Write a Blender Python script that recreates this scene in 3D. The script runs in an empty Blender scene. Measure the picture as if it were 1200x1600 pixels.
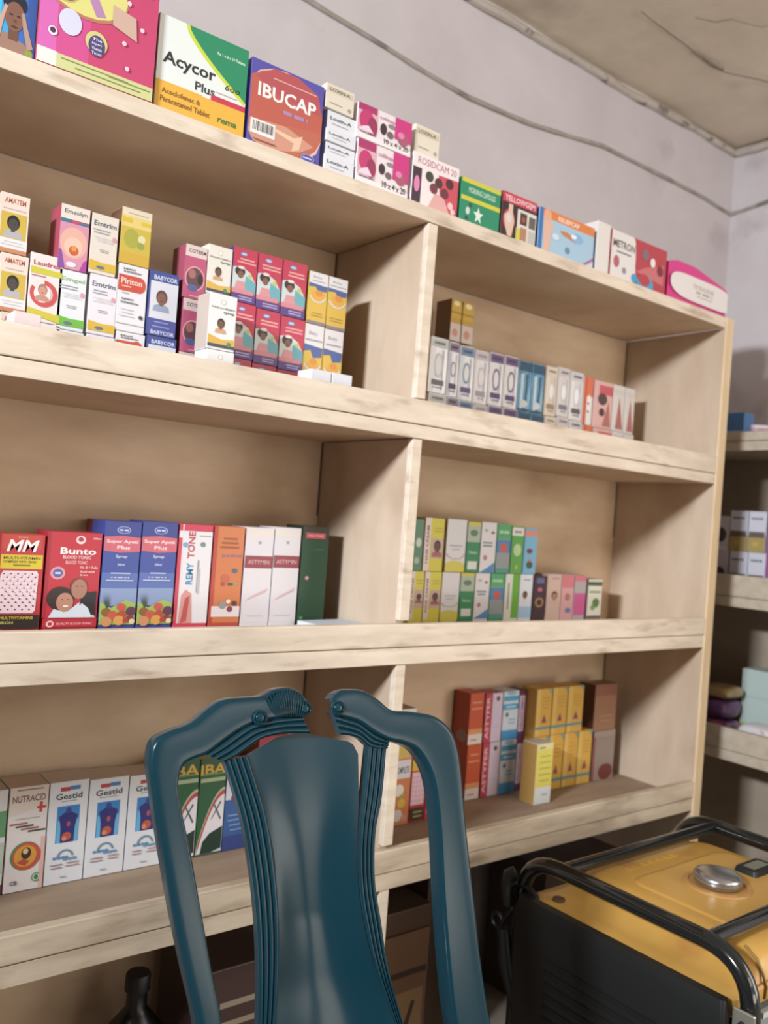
import bpy, bmesh, math, random
from mathutils import Vector, Matrix, noise
random.seed(7)
R = math.radians
scn = bpy.context.scene
col = scn.collection
# ------------------------------------------------------------------ camera
CAM = Vector((0, 0, 1.1)); FPX = 1351.5
yaw, pit, rol = R(37.943), R(0.5557), R(4.2499)
FW = Vector((math.sin(yaw)*math.cos(pit), math.cos(yaw)*math.cos(pit), math.sin(pit)))
RT0 = Vector((math.cos(yaw), -math.sin(yaw), 0)); UP0 = RT0.cross(FW)
RT = RT0*math.cos(rol) + UP0*math.sin(rol); UP = UP0*math.cos(rol) - RT0*math.sin(rol)
cd = bpy.data.cameras.new('camera'); cam = bpy.data.objects.new('camera', cd); col.objects.link(cam)
cd.sensor_fit = 'VERTICAL'; cd.sensor_height = 24; cd.lens = FPX*24/1600; cd.clip_start = .05
M = Matrix((RT, UP, -FW)).transposed().to_4x4(); M.translation = CAM; cam.matrix_world = M
scn.camera = cam
cd.dof.use_dof = True; cd.dof.focus_distance = 1.15; cd.dof.aperture_fstop = 2.8
# ------------------------------------------------------------------ light
scn.view_settings.view_transform = 'Standard'; scn.view_settings.look = 'None'
scn.view_settings.gamma = 1; scn.view_settings.use_curve_mapping = False
scn.view_settings.exposure = 0.32
w = bpy.data.worlds.new('world'); scn.world = w; w.use_nodes = True
w.node_tree.nodes['Background'].inputs[0].default_value = (1, .93, .85, 1)
w.node_tree.nodes['Background'].inputs[1].default_value = 0.45
def area(name, loc, target, sx, sy, power, color):
    l = bpy.data.lights.new(name, 'AREA'); l.shape = 'RECTANGLE'; l.size = sx; l.size_y = sy; l.energy = power; l.color = color
    o = bpy.data.objects.new(name, l); col.objects.link(o); o.location = loc
    o.rotation_euler = (Vector(target)-Vector(loc)).to_track_quat('-Z', 'Y').to_euler(); return o
area('window_daylight', (-2.17, .10, 2.18), (1.7, 1.2, 1.0), .5, .18, 27, (.90, .95, 1)).data.spread = R(80)       # high window in the left wall
area('doorway_daylight', (1.25, -2.45, 1.75), (1.2, 1.5, 1.35), 1.7, .9, 13, (1, .89, .77))
area('side_door_daylight', (2.42, -.75, 1.15), (1.1, 1.0, 1.0), .95, 1.7, 19, (1, .95, .88))        # open door in the right wall, nearer than the photograph shows
area('ceiling_fill', (1.25, -2.45, .4), (.9, .9, 2.4), 1.7, .6, 15, (1, .90, .78))         # fill added to brighten the ceiling, for ground bounce through the shop front

# ------------------------------------------------------------------ helpers
def at(px, py):
    return FW + RT*(px-600)/FPX - UP*(py-800)/FPX
def aty(px, py, y): d = at(px, py); return CAM + d*(y/d.y)
def atx(px, py, x): d = at(px, py); return CAM + d*(x/d.x)
def atz(px, py, z): d = at(px, py); return CAM + d*((z-1.1)/d.z)
def Z(px, py, y): return aty(px, py, y).z
def lin(c):
    c = c/255; return c/12.92 if c <= .04045 else ((c+.055)/1.055)**2.4
def hexc(h):
    h = h.lstrip('#'); return tuple(lin(int(h[i:i+2], 16)) for i in (0, 2, 4))+(1,)
_m = {}
def mat(name, h, rough=.5, metal=0., coat=0.):
    k = (name, h, rough, metal)
    if k in _m: return _m[k]
    m = bpy.data.materials.new(name); m.use_nodes = True; b = m.node_tree.nodes['Principled BSDF']
    b.inputs['Base Color'].default_value = hexc(h); b.inputs['Roughness'].default_value = rough; b.inputs['Metallic'].default_value = metal
    b.inputs['Coat Weight'].default_value = coat
    _m[k] = m; return m
def soft(h, k=.10):  # veiling haze put into the carton colours: slightly greyed, blacks lifted
    h = h.lstrip('#'); c = [int(h[i:i+2], 16) for i in (0, 2, 4)]; g = sum(c)/3
    return '#'+''.join('%02x' % int(min(255, (q*(1-k)+g*k)*.94+12)) for q in c)
def ink(h):
    h = soft(h); return mat('print_'+h.lstrip('#'), h, .42)
def noisy(name, c1, c2, scale=(1, 1, 1), nscale=8, rough=.7, bump=.1, c3=None, t3=(.62, .7), s3=20, metal=0, dist=0.002, lo=.3, hi=.7, detail=6, sc3=(1, 1, 1)):
    m = bpy.data.materials.new(name); m.use_nodes = True; nt = m.node_tree; N = nt.nodes; L = nt.links; b = N['Principled BSDF']
    tc = N.new('ShaderNodeTexCoord'); mp = N.new('ShaderNodeMapping'); mp.inputs['Scale'].default_value = scale
    L.new(tc.outputs['Object'], mp.inputs['Vector'])
    n1 = N.new('ShaderNodeTexNoise'); n1.inputs['Scale'].default_value = nscale; n1.inputs['Detail'].default_value = detail; n1.inputs['Roughness'].default_value = .6
    L.new(mp.outputs[0], n1.inputs['Vector'])
    r = N.new('ShaderNodeValToRGB'); r.color_ramp.elements[0].position = lo; r.color_ramp.elements[1].position = hi
    r.color_ramp.elements[0].color = hexc(c1); r.color_ramp.elements[1].color = hexc(c2)
    L.new(n1.outputs['Fac'], r.inputs['Fac']); out = r.outputs['Color']
    if c3:
        mp3 = N.new('ShaderNodeMapping'); mp3.inputs['Scale'].default_value = sc3; L.new(tc.outputs['Object'], mp3.inputs['Vector'])
        n2 = N.new('ShaderNodeTexNoise'); n2.inputs['Scale'].default_value = s3; n2.inputs['Detail'].default_value = 5; L.new(mp3.outputs[0], n2.inputs['Vector'])
        r2 = N.new('ShaderNodeValToRGB'); r2.color_ramp.elements[0].position = t3[0]; r2.color_ramp.elements[1].position = t3[1]
        L.new(n2.outputs['Fac'], r2.inputs['Fac'])
        mx = N.new('ShaderNodeMix'); mx.data_type = 'RGBA'; L.new(r2.outputs['Color'], mx.inputs['Factor'])
        L.new(out, mx.inputs[6]); mx.inputs[7].default_value = hexc(c3); out = mx.outputs[2]
    L.new(out, b.inputs['Base Color']); b.inputs['Roughness'].default_value = rough; b.inputs['Metallic'].default_value = metal
    if bump:
        bp = N.new('ShaderNodeBump'); bp.inputs['Strength'].default_value = bump; bp.inputs['Distance'].default_value = dist
        L.new(n1.outputs['Fac'], bp.inputs['Height']); L.new(bp.outputs[0], b.inputs['Normal'])
    return m
def link(name, me, parent=None, mats=(), smooth=False, loc=None):
    o = bpy.data.objects.new(name, me); col.objects.link(o)
    for m in mats: me.materials.append(m)
    if parent: o.parent = parent
    if loc is not None: o.location = loc
    if smooth: me.shade_smooth()
    return o
def tag(o, label=None, cat=None, group=None, kind=None):
    for k, v in (('label', label), ('category', cat), ('group', group), ('kind', kind)):
        if v: o[k] = v
    return o
def empty(name, loc=(0, 0, 0)):
    o = bpy.data.objects.new(name, None); col.objects.link(o); o.location = loc; o.empty_display_size = .05; return o
class MB:
    """collects shapes into one mesh, in coordinates relative to org"""
    def __init__(s, org=(0, 0, 0)): s.v = []; s.f = []; s.mi = []; s.o = Vector(org)
    def add(s, vs, fs, mi=0):
        n = len(s.v); s.v += [Vector(v)-s.o for v in vs]; s.f += [tuple(i+n for i in f) for f in fs]; s.mi += [mi]*len(fs)
    def box(s, x0, x1, y0, y1, z0, z1, mi=0):
        vs = [(x, y, z) for x in (x0, x1) for y in (y0, y1) for z in (z0, z1)]
        s.add(vs, [(0, 1, 3, 2), (4, 6, 7, 5), (0, 4, 5, 1), (2, 3, 7, 6), (0, 2, 6, 4), (1, 5, 7, 3)], mi)
    def tube(s, pts, r, n=12, cap=True, mi=0):
        pts = [Vector(p) for p in pts]; k = len(pts); rings = []
        t0 = (pts[1]-pts[0]).normalized(); nrm = t0.orthogonal().normalized()
        for i, p in enumerate(pts):
            t = ((pts[min(i+1, k-1)]-p).normalized()+(p-pts[max(i-1, 0)]).normalized())
            t = t.normalized() if t.length > 1e-6 else t0
            nrm = (nrm-t*nrm.dot(t)).normalized(); b = t.cross(nrm)
            rr = r[i] if isinstance(r, (list, tuple)) else r
            rings.append([p+nrm*rr*math.cos(a)+b*rr*math.sin(a) for a in (2*math.pi*j/n for j in range(n))])
        vs = [v for g in rings for v in g]
        fs = [(i*n+j, i*n+(j+1) % n, (i+1)*n+(j+1) % n, (i+1)*n+j) for i in range(k-1) for j in range(n)]
        if cap: fs += [tuple(range(n))[::-1], tuple(range((k-1)*n, k*n))]
        s.add(vs, fs, mi)
    def lathe(s, c, prof, n=28, mi=0):
        c = Vector(c); vs = [c+Vector((r*math.cos(2*math.pi*j/n), r*math.sin(2*math.pi*j/n), z)) for r, z in prof for j in range(n)]
        k = len(prof); fs = [(i*n+j, i*n+(j+1) % n, (i+1)*n+(j+1) % n, (i+1)*n+j) for i in range(k-1) for j in range(n)]
        fs += [tuple(range(n))[::-1], tuple(range((k-1)*n, k*n))]
        s.add(vs, fs, mi)
    def stack(s, secs, mi=0, n=5):
        """secs: (z, x0, x1, y0, y1, corner radius) rounded rectangles lofted upwards"""
        vs = []
        for z, x0, x1, y0, y1, r in secs:
            for cx, cy, a0 in ((x1-r, y0+r, -90), (x1-r, y1-r, 0), (x0+r, y1-r, 90), (x0+r, y0+r, 180)):
                for j in range(n+1):
                    a = R(a0+90*j/n); vs.append((cx+r*math.cos(a), cy+r*math.sin(a), z))
        m = 4*(n+1); k = len(secs)
        fs = [(i*m+j, i*m+(j+1) % m, (i+1)*m+(j+1) % m, (i+1)*m+j) for i in range(k-1) for j in range(m)]
        fs += [tuple(range(m))[::-1], tuple(range((k-1)*m, k*m))]
        s.add(vs, fs, mi)
    def mesh(s, name):
        me = bpy.data.meshes.new(name); me.from_pydata([tuple(v) for v in s.v], [], s.f); me.polygons.foreach_set('material_index', s.mi); me.update(); return me
    def build(s, name, mats, parent=None, smooth=False, bevel=0, loc=None):
        me = s.mesh(name)
        if not isinstance(mats, (list, tuple)): mats = [mats]
        o = link(name, me, parent, mats, smooth, loc)
        if bevel:
            b = o.modifiers.new('bevel', 'BEVEL'); b.width = bevel; b.segments = 2; b.limit_method = 'ANGLE'; b.angle_limit = R(40)
        if smooth:
            for e in me.edges: pass
            me.set_sharp_from_angle(angle=R(42))
        return o
def fillet(pts, r, n=6):
    pts = [Vector(p) for p in pts]; out = [pts[0]]
    for a, b, c in zip(pts, pts[1:], pts[2:]):
        u = (a-b).normalized(); v = (c-b).normalized()
        rr = min(r, (a-b).length*.49, (c-b).length*.49)
        p0 = b+u*rr; p1 = b+v*rr
        for j in range(n+1):
            t = j/n; out.append(p0*(1-t)**2+b*2*t*(1-t)+p1*t*t)
    out.append(pts[-1]); return out

# ------------------------------------------------------------------ room
WY, WX, CZ = 1.5, 2.45, 2.335
m_wall = noisy('lilac_grey_wall_paint', '#b9b2b5', '#c9c3c6', nscale=3, rough=.8, bump=.25, c3='#a39b9b', t3=(.60, .78), s3=5, dist=.004)
m_ceil = noisy('stained_plaster_ceiling', '#cbbfac', '#ded2c0', nscale=4, rough=.9, bump=.5, c3='#8b8173', t3=(.60, .85), s3=3, dist=.01)
m_floor = noisy('concrete_floor', '#7d7468', '#9a9083', nscale=5, rough=.85, bump=.3)
m_dirt = noisy('cobwebbed_plaster_edge', '#8d8680', '#a59d97', nscale=30, rough=.95, bump=.6, c3='#7a746f', t3=(.55, .65), s3=14)
m_crack = mat('dark_plaster_crack', '#7d7467', .95)
def struct(name, mb, m, **k): return tag(mb.build(name, m, **k), kind='structure')
b = MB(); b.box(-2.3, WX+.1, WY, WY+.12, 0, CZ+.05); struct('wall_back', b, m_wall)
b = MB(); b.box(WX, WX+.12, -2.6, -1.25, 0, CZ+.05); b.box(WX, WX+.12, -.25, WY, 0, CZ+.05); b.box(WX, WX+.12, -1.25, -.25, 2.05, CZ+.05); struct('wall_right', b, m_wall)
b = MB(); y0, y1, z0, z1 = -.28, .48, 2.03, 2.31
b.box(-2.3, -2.2, -2.6, y0, 0, CZ); b.box(-2.3, -2.2, y1, WY, 0, CZ); b.box(-2.3, -2.2, y0, y1, 0, z0); b.box(-2.3, -2.2, y0, y1, z1, CZ)
struct('wall_left', b, m_wall)
b = MB()
for a in ((y0, y0+.03, z0, z1), (y1-.03, y1, z0, z1), (y0+.03, y1-.03, z0, z0+.03), (y0+.03, y1-.03, z1-.03, z1)): b.box(-2.28, -2.24, *a)
struct('window_1', b, mat('window_frame_paint', '#6b6259', .5))
b = MB(); b.box(-2.3, .3, -2.72, -2.6, 0, CZ); b.box(2.2, WX+.12, -2.72, -2.6, 0, CZ); b.box(.3, 2.2, -2.72, -2.6, 2.25, CZ)
struct('wall_front', b, m_wall)
b = MB(); b.box(-2.3, WX+.12, -4, WY+.12, -.05, 0); struct('floor', b, m_floor)
# ceiling: rough slab as a displaced grid with thickness
b = MB(); nx, ny = 70, 60
for i in range(nx+1):
    for j in range(ny+1):
        x = -2.3+(WX+2.3)*i/nx; y = -2.6+(WY+2.6)*j/ny
        b.v.append(Vector((x, y, CZ+.010*noise.noise(Vector((x*2.3, y*2.3, 0)))+.004*noise.noise(Vector((x*9, y*9, 3))))))
for i in range(nx):
    for j in range(ny):
        a = i*(ny+1)+j; b.f.append((a, a+1, a+ny+2, a+ny+1)); b.mi.append(0)
b.box(-2.3, WX+.12, -2.6, WY+.12, CZ+.04, CZ+.08)
struct('ceiling', b, m_ceil, smooth=True)
def wavy(pts, r, amp=.006, step=.03, flat=1):
    out = []; rs = []
    for a, c in zip(pts, pts[1:]):
        a = Vector(a); c = Vector(c); n = max(2, int((c-a).length/step))
        for k in range(n):
            p = a.lerp(c, k/n); q = Vector((noise.noise(p*6), noise.noise(p*6+Vector((5, 0, 0))), noise.noise(p*6+Vector((0, 9, 0)))))
            out.append(p+q*amp); rs.append(r*(1+.35*noise.noise(p*17)))
    out.append(Vector(pts[-1])); rs.append(r); return out, rs
# plaster ridge running round the walls below the ceiling
P = [aty(x, y, WY-.001) for x, y in ((330, -75), (480, -2), (560, 48), (640, 98), (730, 152), (830, 195), (940, 228), (1040, 278), (1100, 310), (1139, 334))]
cz = P[-1].z
b = MB(); p, r = wavy(P, .0058, .003); b.tube(p, r, 8)
p, r = wavy([P[-1], (WX-.002, WY-.01, cz), (WX-.002, 1.2, cz+.03), (WX-.002, .6, cz+.06)], .0065, .004); b.tube(p, r, 8)
struct('trim_1', b, m_dirt, smooth=True)
b = MB(); p, r = wavy([(-2.2, WY-.002, CZ-.015), (1.0, WY-.004, CZ-.02), (WX-.01, WY-.004, CZ-.015)], .011, .010); b.tube(p, r, 8)
p, r = wavy([(WX-.004, WY-.01, CZ-.015), (WX-.004, -2.5, CZ-.015)], .011, .010); b.tube(p, r, 8)
struct('trim_2', b, noisy('rough_plaster_joint', '#a89f95', '#b9b0a8', nscale=20, rough=.95, bump=.5, c3='#6f6861', t3=(.55, .62), s3=16), smooth=True)
b = MB()
cr = [(1000, 15), (1035, 40), (1062, 62), (1085, 82), (1112, 102), (1135, 112), (1165, 122), (1210, 132)]
p, r = wavy([atz(x, y, CZ-.004) for x, y in cr], .0016, .016, .010); b.tube(p, r, 6)
p, r = wavy([atz(x, y, CZ-.004) for x, y in ((1085, 82), (1130, 108))], .0035, .014, .01); b.tube(p, r, 6)
p, r = wavy([atz(x, y, CZ-.004) for x, y in ((1085, 28), (1120, 36), (1145, 30), (1200, 40))], .001, .012, .012); b.tube(p, r, 6)
for x, y in ((722, 14), (708, 5)): b.tube([atz(x, y, CZ-.01)+Vector((0, 0, .004)), atz(x, y, CZ-.01)], .006, 8)
tag(b.build('ceiling_crack', m_crack, smooth=True), kind='structure')
# small marks on the wall
# ------------------------------------------------------------------ main shelving unit
m_lip = noisy('whitewashed_wood', '#cbbba8', '#e3d5c4', scale=(1.2, 5, 7), nscale=6, rough=.6, bump=.25, c3='#a08a74', t3=(.56, .80), s3=9, sc3=(1, 3, 4), dist=.001)
m_ply = noisy('cream_painted_plywood', '#b99d80', '#d4bda2', scale=(1, 1, 3), nscale=3.2, rough=.65, bump=.08, c3='#a98b6c', t3=(.55, .75), s3=3, dist=.001)
m_plyv = noisy('cream_painted_plywood_upright', '#b6a08a', '#cbb8a4', scale=(3, 2.5, .8), nscale=4, rough=.6, bump=.08, c3='#a58c74', t3=(.55, .75), s3=3, dist=.001)
m_shelfd = noisy('dark_brown_board', '#8a7561', '#a28c77', scale=(1, 4, 1), nscale=5, rough=.7, bump=.1)  # bottom board: browner and darker than the upper boards
m_lipd = noisy('dimmed_whitewashed_wood', '#b5a590', '#d4c5b0', scale=(1.0, 5, 7), nscale=5, rough=.6, bump=.25, c3='#8a7660', t3=(.5, .8), s3=7, sc3=(1, 3, 4), dist=.001)  # whitewash darkened so the colour carries the dim light on the bottom lip
D, YB = 1.2, 1.49
unit = empty('shelving_unit', (1.0, D, 0))
tag(unit, 'long cream-painted wooden shelving unit along the back wall, filled with medicine boxes', 'shelving unit')
O = Vector((1.0, D, 0))
XL, X1a, X1b, XR0, XR1 = -.02, .989, 1.009, 1.968, 2.0
def U(name, boxes, m, bev=.0015, parent=unit):
    b = MB(O if parent is unit else (0, 0, 0))
    for q in boxes: b.box(*q)
    return b.build(name, m, parent, bevel=bev)
Dv = [(1.642, 1.668, None), (1.252, 1.2762, 1.322), (.844, .8742, .917), (.439, .4692, .511)]
SZ = [1.668, 1.2765, .8745, .4695]
for i, (a, c, lp) in enumerate(Dv):
    s = U('shelf', [(XL+.001, XR0-.001, D, YB, a, c)], m_shelfd if i == 3 else m_ply)
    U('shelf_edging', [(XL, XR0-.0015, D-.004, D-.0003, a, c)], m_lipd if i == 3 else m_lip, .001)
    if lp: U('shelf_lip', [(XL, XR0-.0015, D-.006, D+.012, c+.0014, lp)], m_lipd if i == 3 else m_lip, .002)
for (a, c) in ((1.2765, 1.6415), (.8747, 1.2515), (.4697, .8435), (0, .4385)):
    U('divider', [(X1a, X1b, D+.0125 if a > .1 else D+.02, YB-.001, a+.0008, c-.0008)], m_plyv)
    zz = a+.048 if a > .1 else 0
    U('divider_edging', [(X1a-.001, X1b+.001, D+.0045-.006, D+.0118, zz, c-.0005)], m_lip, .001)
U('side_panel', [(XR0, XR1-.004, D, YB, 0, 1.6415)], m_plyv)
U('side_panel', [(XL-.03, XL, D, YB, 0, 1.6415)], m_plyv)
U('side_edging', [(XR0-.001, XR1, D-.007, D-.0005, 0, 1.668)], noisy('bare_pine_edging', '#cdb48f', '#e2cba9', scale=(6, 6, 1), nscale=6, rough=.55, bump=.15), .0015)
U('back_panel', [(XL, XR1-.01, YB, YB+.006, .44, 1.64)], m_ply, 0)
U('back_panel', [(XL, X1a, YB+.0005, YB+.006, .02, .439)], m_ply, 0)
# vertical dark seams in the back corners
for xx in (X1a, XR0):
    for a, c in ((1.5, 1.64), (1.1, 1.25), (.6, .84)): U('corner_gap', [(xx-.003, xx-.0005, YB-.002, YB, a, c)], mat('dark_gap', '#5d4c3c', .9), 0)

# ------------------------------------------------------------------ printed cartons
_tx = {}
def text_mesh(s, bold):
    k = (s, bold)
    if k in _tx: return _tx[k]
    c = bpy.data.curves.new('t', 'FONT'); c.body = s; c.resolution_u = 2
    if bold: c.offset = .022
    o = bpy.data.objects.new('t', c); me = o.to_mesh()
    vs = [v.co.copy() for v in me.vertices]; fs = [tuple(p.vertices) for p in me.polygons]
    x0 = min(v.x for v in vs); x1 = max(v.x for v in vs); y0 = min(v.y for v in vs); y1 = max(v.y for v in vs)
    vs = [((v.x-x0)/(x1-x0)-.5, (v.y-y0)/(y1-y0)-.5) for v in vs]
    o.to_mesh_clear(); bpy.data.objects.remove(o); bpy.data.curves.remove(c)
    _tx[k] = (vs, fs); return _tx[k]
BLUR = {'SHALINA', 'Emzor', 'PCM', 'Fungi', 'Tetra', 'Cough Syrup', 'Fertility', 'Capsules', 'Herbal', 'Cough', 'FORTE', 'Cyproheptadine', 'Multivitamin and iron', 'VIT', 'Pinklet', 'Lotion', 'SAFER', 'RELIEF'}
class Art:
    def __init__(s, w, h, d):
        s.w, s.h, s.d = w, h, d; s.v = []; s.f = []; s.m = []; s.mats = []; s.n = 0; s.face = 'f'; s.vo = 0
    def mi(s, c):
        m = c if not isinstance(c, str) else ink(c)
        if m not in s.mats: s.mats.append(m)
        return s.mats.index(m)
    def W(s): return s.w if s.face in 'ft' else s.d
    def H(s): return s.h if s.face != 't' else s.d
    def P(s, u, v):
        e = .00025+.00007*s.n
        v = s.vo+(1-s.vo)*v; u = min(max(u, .004), .996); v = min(max(v, .003), .997)
        if s.face == 'f': return (s.w*(u-.5), -e, v*s.h)
        if s.face == 'l': return (-s.w/2-e, s.d*(1-u), v*s.h)
        return (s.w*(u-.5), s.d*v, s.h+e)
    def poly(s, pts, c):
        s.n += 1; k = len(s.v); s.v += [s.P(u, v) for u, v in pts]; s.f.append(tuple(range(k, k+len(pts)))); s.m.append(s.mi(c))
    def r(s, u0, v0, u1, v1, c): s.poly([(u0, v0), (u1, v0), (u1, v1), (u0, v1)], c)
    def e(s, cu, cv, ru, c, k=1., n=20, a0=0, a1=360):
        rv = ru*s.W()/s.H()*k
        s.poly([(cu+ru*math.cos(R(a0+(a1-a0)*i/n)), cv+rv*math.sin(R(a0+(a1-a0)*i/n))) for i in range(n if a1-a0 == 360 else n+1)], c)
    def t(s, txt, cu, cv, wu, hv, c, rot=0, bold=True, tilt=0):
        if txt in BLUR:                                        # lettering too blurred to read: a row of short strokes
            q = cu-wu/2; rr = random.Random(txt)
            while q < cu+wu/2-.02 and not rot:
                e = min(q+rr.uniform(.05, .16), cu+wu/2); s.r(q, cv-hv*.38, e, cv+hv*.38, c); q = e+.03
            if rot: s.r(cu-hv*.3, cv-wu/2, cu+hv*.3, cv+wu/2, c)
            return
        s.n += 1; vs, fs = text_mesh(txt, bold); k = len(s.v)
        cr, sr = math.cos(R(rot)), math.sin(R(rot)); W, H = s.W(), s.H()
        for x, y in vs:
            X, Y = (x*wu*W, y*hv*H) if not rot else (x*wu*H, y*hv*W)
            X += tilt*Y
            s.v.append(s.P(cu+(X*cr-Y*sr)/W, cv+(X*sr+Y*cr)/H))
        m = s.mi(c); s.f += [tuple(i+k for i in f) for f in fs]; s.m += [m]*len(fs)
    def lines(s, u0, u1, v, n, dv, c, h=.012):
        for i in range(n):
            q = (u1-u0)*random.uniform(0, .18); s.r(u0+q, v-i*dv, u1-q*.7, v-i*dv+h, c)
    def port(s, cu, cv, r, skin='#7a4b35', hair='#1d1614', shirt='#b8c4d2', k=1.25):
        H = s.W()/s.H()
        s.poly([(cu-r*1.7, cv-r*2.5*H), (cu-r*1.5, cv-r*1.5*H), (cu-r*.5, cv-r*1.0*H), (cu+r*.5, cv-r*1.0*H), (cu+r*1.5, cv-r*1.5*H), (cu+r*1.7, cv-r*2.5*H)], shirt)
        s.e(cu, cv+r*.25*H, r*1.12, hair, k); s.r(cu-r*.35, cv-r*1.4*H, cu+r*.35, cv-r*.7*H, skin)
        s.e(cu, cv-r*.05*H, r*.86, skin, k)
        s.e(cu-r*.33, cv+r*.12*H, r*.12, hair, .6, 8); s.e(cu+r*.33, cv+r*.12*H, r*.12, hair, .6, 8); s.e(cu, cv-r*.5*H, r*.3, '#5e2f28', .4, 8)
    def arc(s, cu, cv, r0, r1, a0, a1, c, k=1., n=18):
        A = s.W()/s.H()*k; o = []
        for i in range(n+1): a = R(a0+(a1-a0)*i/n); o.append((cu+r1*math.cos(a), cv+r1*math.sin(a)*A))
        for i in range(n, -1, -1): a = R(a0+(a1-a0)*i/n); o.append((cu+r0*math.cos(a), cv+r0*math.sin(a)*A))
        s.n += 1
        for i in range(n):
            k0 = len(s.v); q = [o[i], o[i+1], o[2*n-i], o[2*n+1-i]]
            s.v += [s.P(*p) for p in q]; s.f.append((k0, k0+1, k0+2, k0+3)); s.m.append(s.mi(c))
def carton(label, x0, x1, y, z0, z1, dep, art=None, vo=0, base='#e6e3e2', side=None, top=None, group=None, name='medicine_box', cat='medicine box', rot=0, face=None, rough=.45, bev=.0008):
    w, h = x1-x0, z1-z0
    A = Art(w, h, dep); A.vo = vo; bm = bmesh.new()
    mb = base if not isinstance(base, str) else mat('carton_'+base.lstrip('#'), soft(base), rough)
    A.mats = [mb]
    si = A.mi(side) if side else 0; ti = A.mi(top) if top else 0
    vs = [bm.verts.new((x, yy, zz)) for x in (-w/2, w/2) for yy in (0, dep) for zz in (0, h)]
    for f, m in (((0, 1, 3, 2), si), ((4, 6, 7, 5), si), ((0, 4, 5, 1), 0), ((2, 3, 7, 6), 0), ((0, 2, 6, 4), 0), ((1, 5, 7, 3), ti)):
        bm.faces.new([vs[i] for i in f]).material_index = m
    bmesh.ops.bevel(bm, geom=list(bm.edges), offset=bev, segments=2, affect='EDGES', profile=.5)
    bmesh.ops.recalc_face_normals(bm, faces=bm.faces)
    if art: art(A)
    av = [bm.verts.new(p) for p in A.v]
    for f, m in zip(A.f, A.m):
        try: q = bm.faces.new([av[i] for i in f]); q.material_index = m
        except ValueError: pass
    me = bpy.data.meshes.new(name); bm.to_mesh(me); bm.free()
    for m in A.mats: me.materials.append(m)
    o = bpy.data.objects.new(name, me); col.objects.link(o); o.location = ((x0+x1)/2, y, z0); o.rotation_euler.z = R(rot)
    return tag(o, label, cat, group)
G = .0005
def bx(label, l, r, py, y, z0, z1, art, dep=.05, **k):
    """left and right edge of the front face in the photograph at row py, distance of the front face from the camera plane y"""
    a, c = aty(l, py, y).x+G, aty(r, py, y).x-G
    return carton(label, a, c, y, z0+.0006, z1-.0002, dep, art, **k)

# ---- artwork of each kind of carton -------------------------------------
def a_headache(a):
    a.r(0, 0, 1, 1, '#2f63bb'); a.r(0, 0, .80, .75, '#2f9fe0'); a.r(0, 0, .74, 1, '#35bdea'); a.r(.93, 0, 1, 1, '#2a4f9f')
    a.poly([(.66, 0), (.69, .10), (.77, .17), (.92, .12), (.985, .06), (.985, 0)], '#9a7462'); a.e(.955, .05, .03, '#8a9a3c', 1.3)
    a.r(.80, .12, .87, .22, '#6d4536'); a.e(.835, .43, .088, '#1c1e2e', 1.0); a.e(.838, .32, .072, '#7d5342', 1.55)
    a.poly([(.70, .08), (.725, .26), (.765, .40), (.785, .39), (.765, .30), (.735, .06)], '#c39a88'); a.poly([(.985, .10), (.93, .28), (.905, .38), (.885, .37), (.90, .26), (.94, .08)], '#b0897a')
    a.e(.81, .33, .013, '#2b1915', .5); a.e(.865, .33, .013, '#2b1915', .5); a.e(.838, .235, .022, '#552f27', .4); a.e(.838, .285, .010, '#65402f', 1.2)
def a_pink(a):
    a.r(0, 0, 1, 1, '#c83a68'); a.r(.0, 0, .42, 1, '#cf438a'); a.r(0, 0, .15, 1, '#d45ab0')
    a.r(0, 0, 1, .125, '#c9cd88'); a.r(0, 0, .16, .13, '#eef0d8'); a.lines(.16, .80, .092, 1, .04, '#7d8250', .010); a.lines(.3, .9, .052, 1, .04, '#7d8250', .010); a.r(.60, .085, .97, .095, '#7d8250')
    a.e(.36, .68, .37, '#b8705a', .66); a.e(.36, .70, .36, '#d9d477', .66); a.e(.20, .66, .13, '#b8b060', 1.1); a.e(.20, .66, .115, '#b02850', 1.1); a.e(.18, .66, .04, '#e3c4c4', 1.6)
    a.poly([(.36, .68), (.44, .70), (.54, .53), (.46, .51)], '#b07ab0'); a.e(.25, .39, .095, '#cdcfe6', 1.15)
    a.e(.115, .275, .038, '#e8dcea'); a.e(.115, .28, .024, '#46304a')
    a.e(.475, .31, .095, '#cfc878', 1.0); a.e(.48, .285, .072, '#473b74', 1.25)
    for i, s in enumerate(('The', 'Expert', 'Vitamin', 'Tonic')): a.t(s, .48, .335-.036*i, .085, .022, '#d9d6ee')
    a.poly([(.60, .66), (.80, .62), (.82, .44), (.60, .50)], '#c9a694'); a.e(.73, .72, .020, '#ecc9d2'); a.e(.86, .55, .020, '#ecc9d2'); a.e(.71, .39, .020, '#ecc9d2'); a.e(.75, .20, .020, '#ecc9d2')
    a.t('Fertility', .84, .86, .26, .06, '#d9784a'); a.t('Capsules', .62, .84, .16, .045, '#6b7040', tilt=.1)
    a.r(0, 0, 1, .012, '#7d2b2c')
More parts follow.
